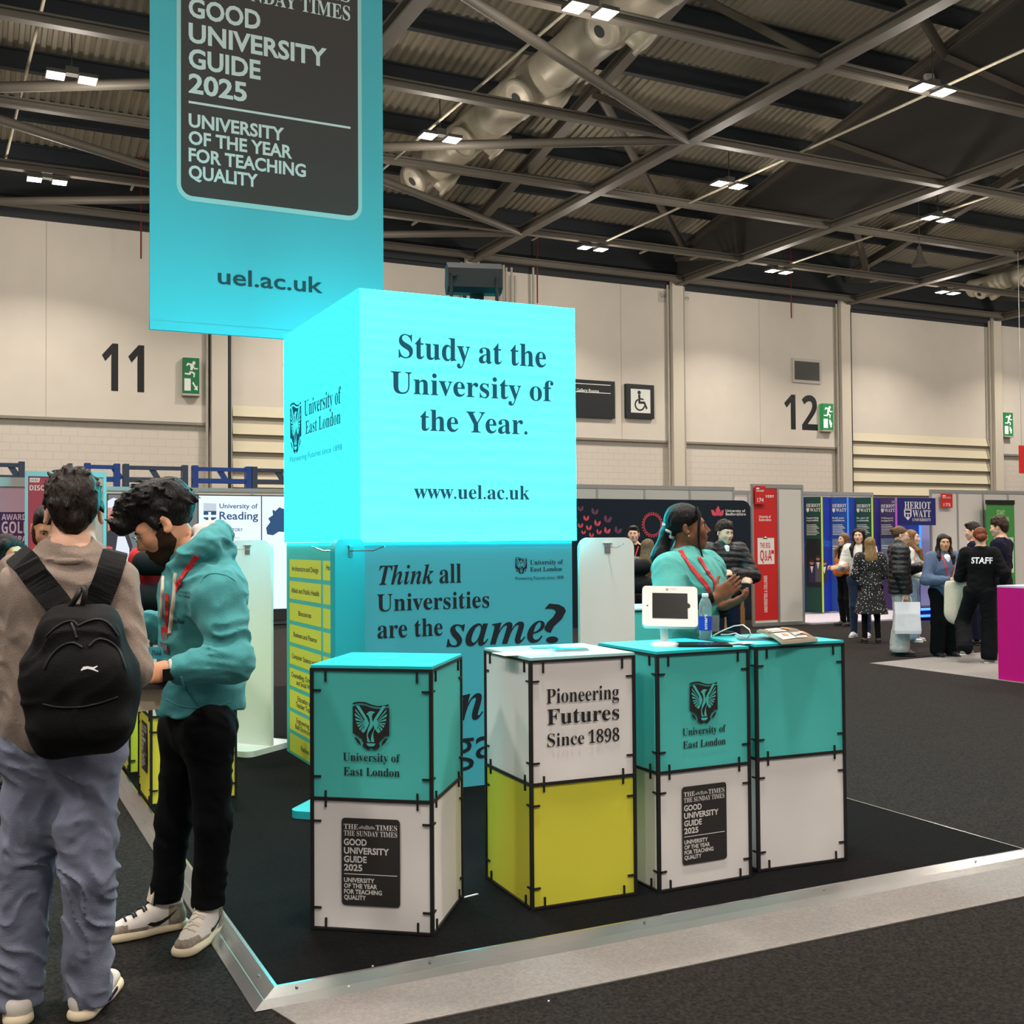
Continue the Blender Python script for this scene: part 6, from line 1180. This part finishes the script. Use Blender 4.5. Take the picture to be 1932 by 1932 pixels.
def woman_extra(root, j, s, Rz, o, HR, hc, HS):
    tp = kid(root, 't_shirt'); L2 = lambda p: Vector(hc+HR@(T3(p)*HS))
    strap_on('lanyard', tp, ((1284, 1040), (1294, 1058), (1306, 1074), (1318, 1088), (1330, 1102), (1337, 1115), (1340, 1122)), .021, .003, m_lany, root, off=.004); strap_on('lanyard', tp, ((1318, 1052), (1326, 1066), (1336, 1082), (1346, 1096), (1348, 1108), (1346, 1120)), .018, .003, m_lany, root, off=.004)
    text_on('shirt_print', tp, (('Stand', 'serif', (1303, 1127), (1332, 1126), 8),), m_ltxt, tp[0])
    for m in (-1, 1): MB().tube([L2((m*.045, .06, .105)), L2((m*.072, .066, .05)), L2((m*.08, .052, -.03)), L2((m*.078, .045, -.1)), L2((m*.075, .06, -.18)), L2((m*.08, .075, -.25))], [.008, .009, .007, .006, .004, .002], 8).build('hair_strand', hairmat('black long', (16, 15, 18)), root)
    c_ = L2((0, -.105, -.005)); R_ = Vector(HR@T3((0, -1, -.4))).normalized(); e = R_.orthogonal().normalized(); g = R_.cross(e); MB().tube([c_+R_*(.006*math.sin(a*7))+(e*math.cos(a)+g*math.sin(a))*(.042+.004*math.cos(a*7)) for a in np.linspace(0, 2*PI, 60, endpoint=False)], .0085, 8, closed=True).build('hair_scrunchie', cloth('scrunchie', (196, 206, 210)), root)
    MB().lathe(L2((.082, -.002, -.043)), [(.0001, -.005), (.005, 0), (.0001, .005)], 8).build('earring', M('pearl', (230, 230, 230), .2), root)
    for q in 'r': a, b_ = j[q+'e'], j[q+'w']; blob('undershirt_sleeve', [cap(a, a+(b_-a)*.9, .042*s, .034*s)], c_blk, root, .009)
    a, b_ = j['le'], j['lw']; blob('undershirt_sleeve', [cap(j['ls']+(a-j['ls'])*.5, a, .045*s, .04*s), cap(a, a+(b_-a)*.85, .042*s, .034*s)], c_blk, root, .009)
    q = W(1336, 1178, 5.55); MB().obox(q, cR*.055, cF*.002, Vector((0, 0, .045))).build('badge', M('badge white'), root); MB().tube([q+Vector((0, 0, .045)), W(1340, 1140, 5.6)], .004, 6).build('badge_strap', m_lany, root)
p3 = person('staff person in a mint tee with red lanyard and ponytail behind the counters', (o3.x, o3.y, PZ), rv(1300, -115), 1.66, 'dark', ('pony', 'black long', (16, 15, 18)), (0, 0, 0), J3, top=dict(mat=c_tee, name='t_shirt', fit=1.08, hem=.9, sl='short', sleeve=1.25, depth=.9, bust=True, neck=.06, collar=.02, fold=1.2), bottom=dict(mat=c_ljean, r=(.09, .065, .055)), h=.0065, lips=(130, 66, 62), headR=frame(fh3, (0, 0, 1)), hs=.99,
    handpose={'r': dict(d=cR*.8+Vector((0, 0, .62)), n=-cF+cR*.15, curl=.15, side=-1, thumb=.9), 'l': dict(d=cR*.75+Vector((0, 0, .3))-cF*.2, n=-cF*.3+Vector((0, 0, -1)), curl=.55, side=1)}, extra=woman_extra)
# ---------------------------------------------------------------- people around the booths
FWD = dict(lw=(-.12, .24, 1.1), rw=(.12, .24, 1.1), le=(-.24, .0, 1.12), re=(.24, .0, 1.12))
def lan(z=1.08, badge=True, nm='top'):
    return lambda root, j, s, Rz, o, HR, hc, HS: lanyard(root, j, s, Rz, kid(root, nm)[0], z*s, badge=badge)
def lanb(root, j, s, Rz, o, HR, hc, HS): lanyard(root, j, s, Rz, kid(root, 'sweater')[0], 1.1*s, .02)
person('bearded person in grey sweater with red lanyard facing the backpack wearer', spot(88, d=6.3), rv(88, -165), 1.73, 'tan', ('fade', 'black crop', (24, 20, 20)), (-8, 22, 0), FWD, top=dict(mat=c_taupe, name='sweater', sleeve=1.1), bottom=dict(mat=c_blkj), beard=('full', None), extra=lanb, shoes=(200, 190, 170))
person('dark-haired person cut by the left edge of the view', spot(12, d=7.2), rv(12, -135), 1.58, 'tan', ('long', 'black sleek', (20, 18, 20)), (0, 10, 0), None, top=dict(mat=c_blk), bottom=dict(mat=c_blkj))
person('person in red top with black backpack behind the person in teal hoodie', spot(300, d=9.2)[:2]+(PZ,), rv(300, 15), 1.70, 'tan', ('short', 'black crop', (24, 20, 20)), (0, 0, 0), dict(lw=(-.2, .2, 1.1)), top=dict(mat=c_red, fit=1.1, collar_up=.06), bottom=dict(mat=c_blkj))
q = spot(297, d=8.93); c = T3((q[0], q[1], 1.22)); o = blob('backpack', [cap(c+bR*-.1+T3((0, 0, .14)), c+bR*.1+T3((0, 0, .14)), .1, k=.06), cap(c+bR*-.11-T3((0, 0, .14)), c+bR*.11-T3((0, 0, .14)), .11, k=.06)], m_bp, None, .012); tag(o, 'plain black backpack on the person in the red top', 'backpack')
person('person with red lanyard and black top in front of the dark backdrop', spot(1196, d=16.6), rv(1196, 172), 1.72, 'light', ('fade', 'brown crop', (58, 42, 32)), (0, 0, 0), None, top=dict(mat=c_blk), bottom=dict(mat=c_blkj), extra=lan(1.2, False))
person('long-haired person in black jacket seen from behind near the backdrop', spot(1222, d=13.6), rv(1222, -15), 1.52, 'light', ('longback', 'light brown', (140, 108, 74)), (0, 5, 0), FWD, top=dict(mat=c_puff, fit=1.15, sleeve=1.3), bottom=dict(mat=c_blkj))
q = spot(1205, d=13.25); c = T3((q[0], q[1], 1.08)); o = blob('backpack', [cap(c+bR*-.08+T3((0, 0, .1)), c+bR*.06+T3((0, 0, .12)), .09, k=.06), cap(c+bR*-.1-T3((0, 0, .1)), c+bR*.08-T3((0, 0, .1)), .1, k=.06)], m_bp, None, .012); tag(o, 'grey black backpack on the long-haired person near the backdrop', 'backpack')
def tie(root, j, s, Rz, o, HR, hc, HS):
    f = Rz[:, 1]; n = j['nb']; MB().prism([(-.018, 0), (.018, 0), (.03, -.3), (0, -.34), (-.03, -.3)], Vector(n+f*.125+T3((0, 0, -.055))), Vector(Rz[:, 0])*-1, Vector((0, 0, 1))+Vector(f)*-.15, .01).build('tie', c_navy, root)
    blob('collar', [cap(n+Rz@T3((-.05, .03, -.0)), n+Rz@T3((-.012, .085, -.05)), .02, .02), cap(n+Rz@T3((.05, .03, -.0)), n+Rz@T3((.012, .085, -.05)), .02, .02)], c_shirt, root, .008)
    blob('shirt_front', [cap(n+f*.06, n+f*.085+T3((0, 0, -.28)), .05, .035, flat=(f, 1.))], c_shirt, root, .009)
person('young person in shiny black puffer jacket, white shirt and tie by the backdrop', spot(1366, d=12.3), rv(1366, -155), 1.71, 'light', ('crop', 'brown mop', (66, 46, 32)), (12, 8, 0), dict(lw=(.05, .3, 1.18), rw=(-.05, .26, 1.1), le=(-.3, .1, 1.14), re=(.3, .1, 1.1)), top=dict(mat=c_puff, fit=1.16, sleeve=1.45, disp=quilt, collar_up=.05, name='jacket'), bottom=dict(mat=c_navy), extra=tie)
def scarf(root, j, s, Rz, o, HR, hc, HS):
    n = j['nb']; blob('scarf', [cap(n+Rz@T3((-.07, .02, 0)), n+Rz@T3((.07, .02, 0)), .055), cap(n+Rz@T3((0, .08, -.02)), n+Rz@T3((0, .1, -.14)), .06, .05)], c_blk, root, .011)
    blob('hip_bag', [ell(j['pel']+Rz@T3((-.02, .16, .1))*s, (.16, .07, .11), Rz)], c_orange, root, .012)
person('smiling person in orange tee and black scarf at the folded blue panels', spot(1596, 1181), rv(1596, 125), 1.6, 'light', ('long', 'fair brown', (150, 112, 74)), (0, -4, 0), FWD, top=dict(mat=c_orange, sl='short'), bottom=dict(mat=c_blkj), extra=scarf)
person('person in cream long-sleeved top facing the viewer behind the spotted dress', spot(1624, 1203), rv(1624, 168), 1.67, 'light', ('long', 'dark brown', (50, 36, 30)), (0, 0, 0), dict(lw=(-.1, .26, 1.12), rw=(.2, .22, 1.15), le=(-.27, .02, 1.13), re=(.27, .02, 1.12)), top=dict(mat=c_white, fit=1.08, sleeve=1.25), bottom=dict(mat=c_dkjean), shoes=(190, 190, 190))
person('long blonde-haired person in black dress with white specks, seen from behind', spot(1644, 1213), rv(1644, 8), 1.53, 'light', ('longback', 'blonde ombre', (182, 142, 90)), (0, 0, 0), FWD, top=dict(mat=m_spot, name='dress', hem=.48, flare=.25, waist=1.05, sleeve=1.15, fit=1.1), bottom=dict(mat=c_blk, name='tights', r=(.075, .052, .042)), shoes=(26, 24, 26), hs=.95)
def glasses_(root, j, s, Rz, o, HR, hc, HS):
    L2 = lambda p: Vector(hc+HR@(T3(p)*HS)); g = MB()
    for m in (-1, 1): g.tube([L2((m*.033+.022*math.cos(a), .112-.01*abs(math.cos(a)), .002+.018*math.sin(a))) for a in np.linspace(0, 2*PI, 14)], .0018, 6, closed=True); g.tube([L2((m*.055, .1, .004)), L2((m*.083, -.005, .008))], .0018, 6)
    g.build('glasses', M('glasses metal'), root)
sp = spot(1700, 1236); rr = rv(1700, -82)
pb = person('person in black puffer jacket and pale wide trousers carrying the white paper bag', sp, rr, 1.66, 'light', ('bun', 'fair bun', (128, 92, 60)), (0, 4, 0), dict(lw=(-.12, .3, 1.2), le=(-.25, .08, 1.12), rw=(.27, .03, .86), re=(.27, -.04, 1.12)), top=dict(mat=c_puff, fit=1.2, sleeve=1.6, disp=quilt, collar_up=.06, hem=.84, name='jacket', w=1.1), bottom=dict(mat=c_grey, r=(.1, .1, .115), cut=.05), extra=glasses_, handpose={'r': dict(d=(0, 0, -1), n=tuple(Vector(euler(rr)[:, 0])), curl=.9, side=-1)})
hp = Vector(euler(rr)@(T3((.27, .05, .77))*(1.66/1.75)))+Vector(sp); t = thing('paper_bag', 'white glossy paper carrier bag held by the person in the puffer jacket', 'bag', (hp.x, hp.y, .33)); f = Vector(euler(rr)[:, 1]); r_ = Vector(euler(rr)[:, 0]); q = MB()
A = []
for z, w_, d_ in ((.3, .155, .05), (.34, .16, .055), (.55, .15, .05), (.7, .155, .02)): A.append([Vector((hp.x, hp.y, z))+f*a*w_+r_*b_*d_ for a, b_ in ((-1, -1), (1, -1), (1, 1), (-1, 1))])
q.add(sum(A, []), [(4*i+k, 4*i+(k+1) % 4, 4*i+4+(k+1) % 4, 4*i+4+k) for i in range(3) for k in range(4)]+[(3, 2, 1, 0)]); q.build('bag_body', M('paper white', (218, 216, 222), .35, bump=.5, bs=7), t)
for s_ in (-1, 1): MB().tube([Vector((hp.x, hp.y, .7))+f*.06*k+r_*.015*s_+Vector((0, 0, h_)) for k, h_ in ((-1, -.02), (-.7, .06), (0, .1), (.7, .06), (1, -.02))], .004, 6).build('handle', M('paper white'), t)
lp = Vector(euler(rr)@(T3((-.1, .36, 1.15))*(1.66/1.75)))+Vector(sp); q = MB().obox(lp+Vector((0, 0, -.02)), f*.035, r_*.012, Vector((0, 0, .11))-f*.03); tag(q.build('booklet', m_card), 'pale booklet held up by the person in the puffer jacket', 'booklet')
person('long-haired person in white top and flared jeans, hand held out, behind the paper bag', spot(1722, 1211), rv(1722, -100), 1.63, 'light', ('long', 'fair long', (170, 126, 84)), (0, -4, 0), dict(lw=(-.1, .42, 1.2), le=(-.22, .14, 1.14), rw=(.12, .26, 1.0), re=(.24, .02, 1.1)), top=dict(mat=c_white, sleeve=1.1), bottom=dict(mat=c_ljean, r=(.09, .08, .11), cut=.03), shoes=(196, 190, 188), handpose={'l': dict(d=tuple(Vector(euler(rv(1722, -100))[:, 1])+Vector((0, 0, .3))), n=(0, 0, -1), curl=.2)})
def scarf2(root, j, s, Rz, o, HR, hc, HS):
    n = j['nb']; blob('shirt_front', [cap(n+Rz@T3((0, .08, -.04)), n+Rz@T3((.0, .14, -.3)), .055, .03)], c_shirt, root, .009); lanyard(root, j, s, Rz, kid(root, 'cardigan')[0], 1.02*s)
person('long dark-haired person in steel blue cardigan and black wide trousers', spot(1783, 1239), rv(1783, -150), 1.56, 'tan', ('long', 'black brown', (28, 22, 22)), (-14, 0, 0), dict(lw=(-.1, .3, 1.12), rw=(.1, .3, 1.1), le=(-.3, .04, 1.1), re=(.3, .04, 1.1)), top=dict(mat=c_steel, name='cardigan', fit=1.1, w=1.12, hem=.86, sleeve=1.3, depth=.9, bust=True), bottom=dict(mat=c_blkj, r=(.115, .105, .1), hip=1.18, cut=.04), extra=scarf2, lips=(176, 60, 60))
def staff_print(root, j, s, Rz, o, HR, hc, HS):
    tp = kid(root, 'top')[0]; og = Vector(tp['_org']); bv = BVHTree.FromPolygons([x.co+og for x in tp.data.vertices], [tuple(p.vertices) for p in tp.data.polygons]); V, F_ = text2d('STAFF', 'heavy'); w_ = V[:, 0].max(); q = MB(); P = []
    f = Vector(Rz[:, 1]); r_ = Vector(Rz[:, 0])
    for a, b_ in V:
        c = Vector(j['chest'])+r_*((a/w_-.5)*.25+.04)+Vector((0, 0, .03+b_*.075))-f*.6; h_ = bv.ray_cast(c, f); P.append((h_[0] if h_[0] is not None else c+f*.5)-f*.004)
    q.add(P, F_); q.build('back_print', M('print white', (236, 232, 236), .5), tp); n = j['nb']; MB().tube([Vector(n+Rz@T3((.068*math.cos(a), .064*math.sin(a), .005+.02*-math.sin(a)))) for a in np.linspace(0, 2*PI, 20)], .008, 6, closed=True).build('lanyard', m_lany, root)
sp = spot(1852, 1250)
person('ginger-haired person in black top with white STAFF print, seen from behind', sp, rv(1858, -22), 1.64, 'light', ('lowbun', 'ginger', (146, 66, 34)), (16, 0, 0), dict(lk=(-.26, .06, .5), la=(-.13, -.2, .2), lt=(-.12, -.1, .06), pel=(.0, 0, .93), lw=(-.2, .3, 1.08), le=(-.27, .0, 1.1), re=(.33, -.02, 1.15), rw=(.2, .22, .98), chest=(.03, 0, 1.25), nb=(.02, -.0, 1.45), head=(.0, .03, 1.62)), top=dict(mat=c_blk, fit=1.1, w=1.05, hem=.9, sleeve=1.15), bottom=dict(mat=c_blkj, r=(.105, .095, .1), hip=1.1, cut=.05), shoes=(120, 124, 112), extra=staff_print)
def suit(root, j, s, Rz, o, HR, hc, HS):
    f = Rz[:, 1]; n = j['nb']; blob('shirt_front', [cap(n+f*.05+T3((0, 0, -.01)), n+f*.13+T3((0, 0, -.4)), .055, .05, flat=(f, 1.))], c_shirt, root, .01); blob('collar', [cap(n+Rz@T3((-.05, .03, 0)), n+Rz@T3((0, .08, -.05)), .02), cap(n+Rz@T3((.05, .03, 0)), n+Rz@T3((0, .08, -.05)), .02)], c_shirt, root, .008)
person('young person in navy suit jacket and white shirt, in profile by the green banner', spot(1838, d=15.9), rv(1838, 82), 1.72, 'light', ('short', 'brown neat', (56, 40, 30)), (0, 4, 0), None, top=dict(mat=c_navy, name='jacket', hem=.82, sleeve=1.15), bottom=dict(mat=c_navy), extra=suit)
person('young person in navy jumper in front of the green banner', spot(1888, d=14.8), rv(1888, 70), 1.77, 'light', ('crop', 'auburn', (74, 46, 30)), (0, 6, 0), FWD, top=dict(mat=c_navy, fit=1.05), bottom=dict(mat=c_navy))
q = spot(1803, d=13.9); t = thing('tote_bag', 'cream cloth tote bag hanging between the cardigan wearer and the staff person', 'bag', (q[0], q[1], .55)); c = T3((q[0], q[1], .78)); blob('bag_body', [cap(c+T3((0, 0, .12)), c+T3((0, 0, -.18)), .15, .16, flat=(bF, .35)), plane(c+T3((0, 0, .2)), (0, 0, 1))], cloth('canvas', (206, 198, 178)), t, .012); MB().ribbon([Vector(c)+Vector((0, 0, .18))-cR*.05, Vector(c)+Vector((0, 0, .42)), Vector(c)+Vector((0, 0, .18))+cR*.05], .025, .004, tuple(-cF)).build('strap', cloth('canvas', (206, 198, 178)), t)
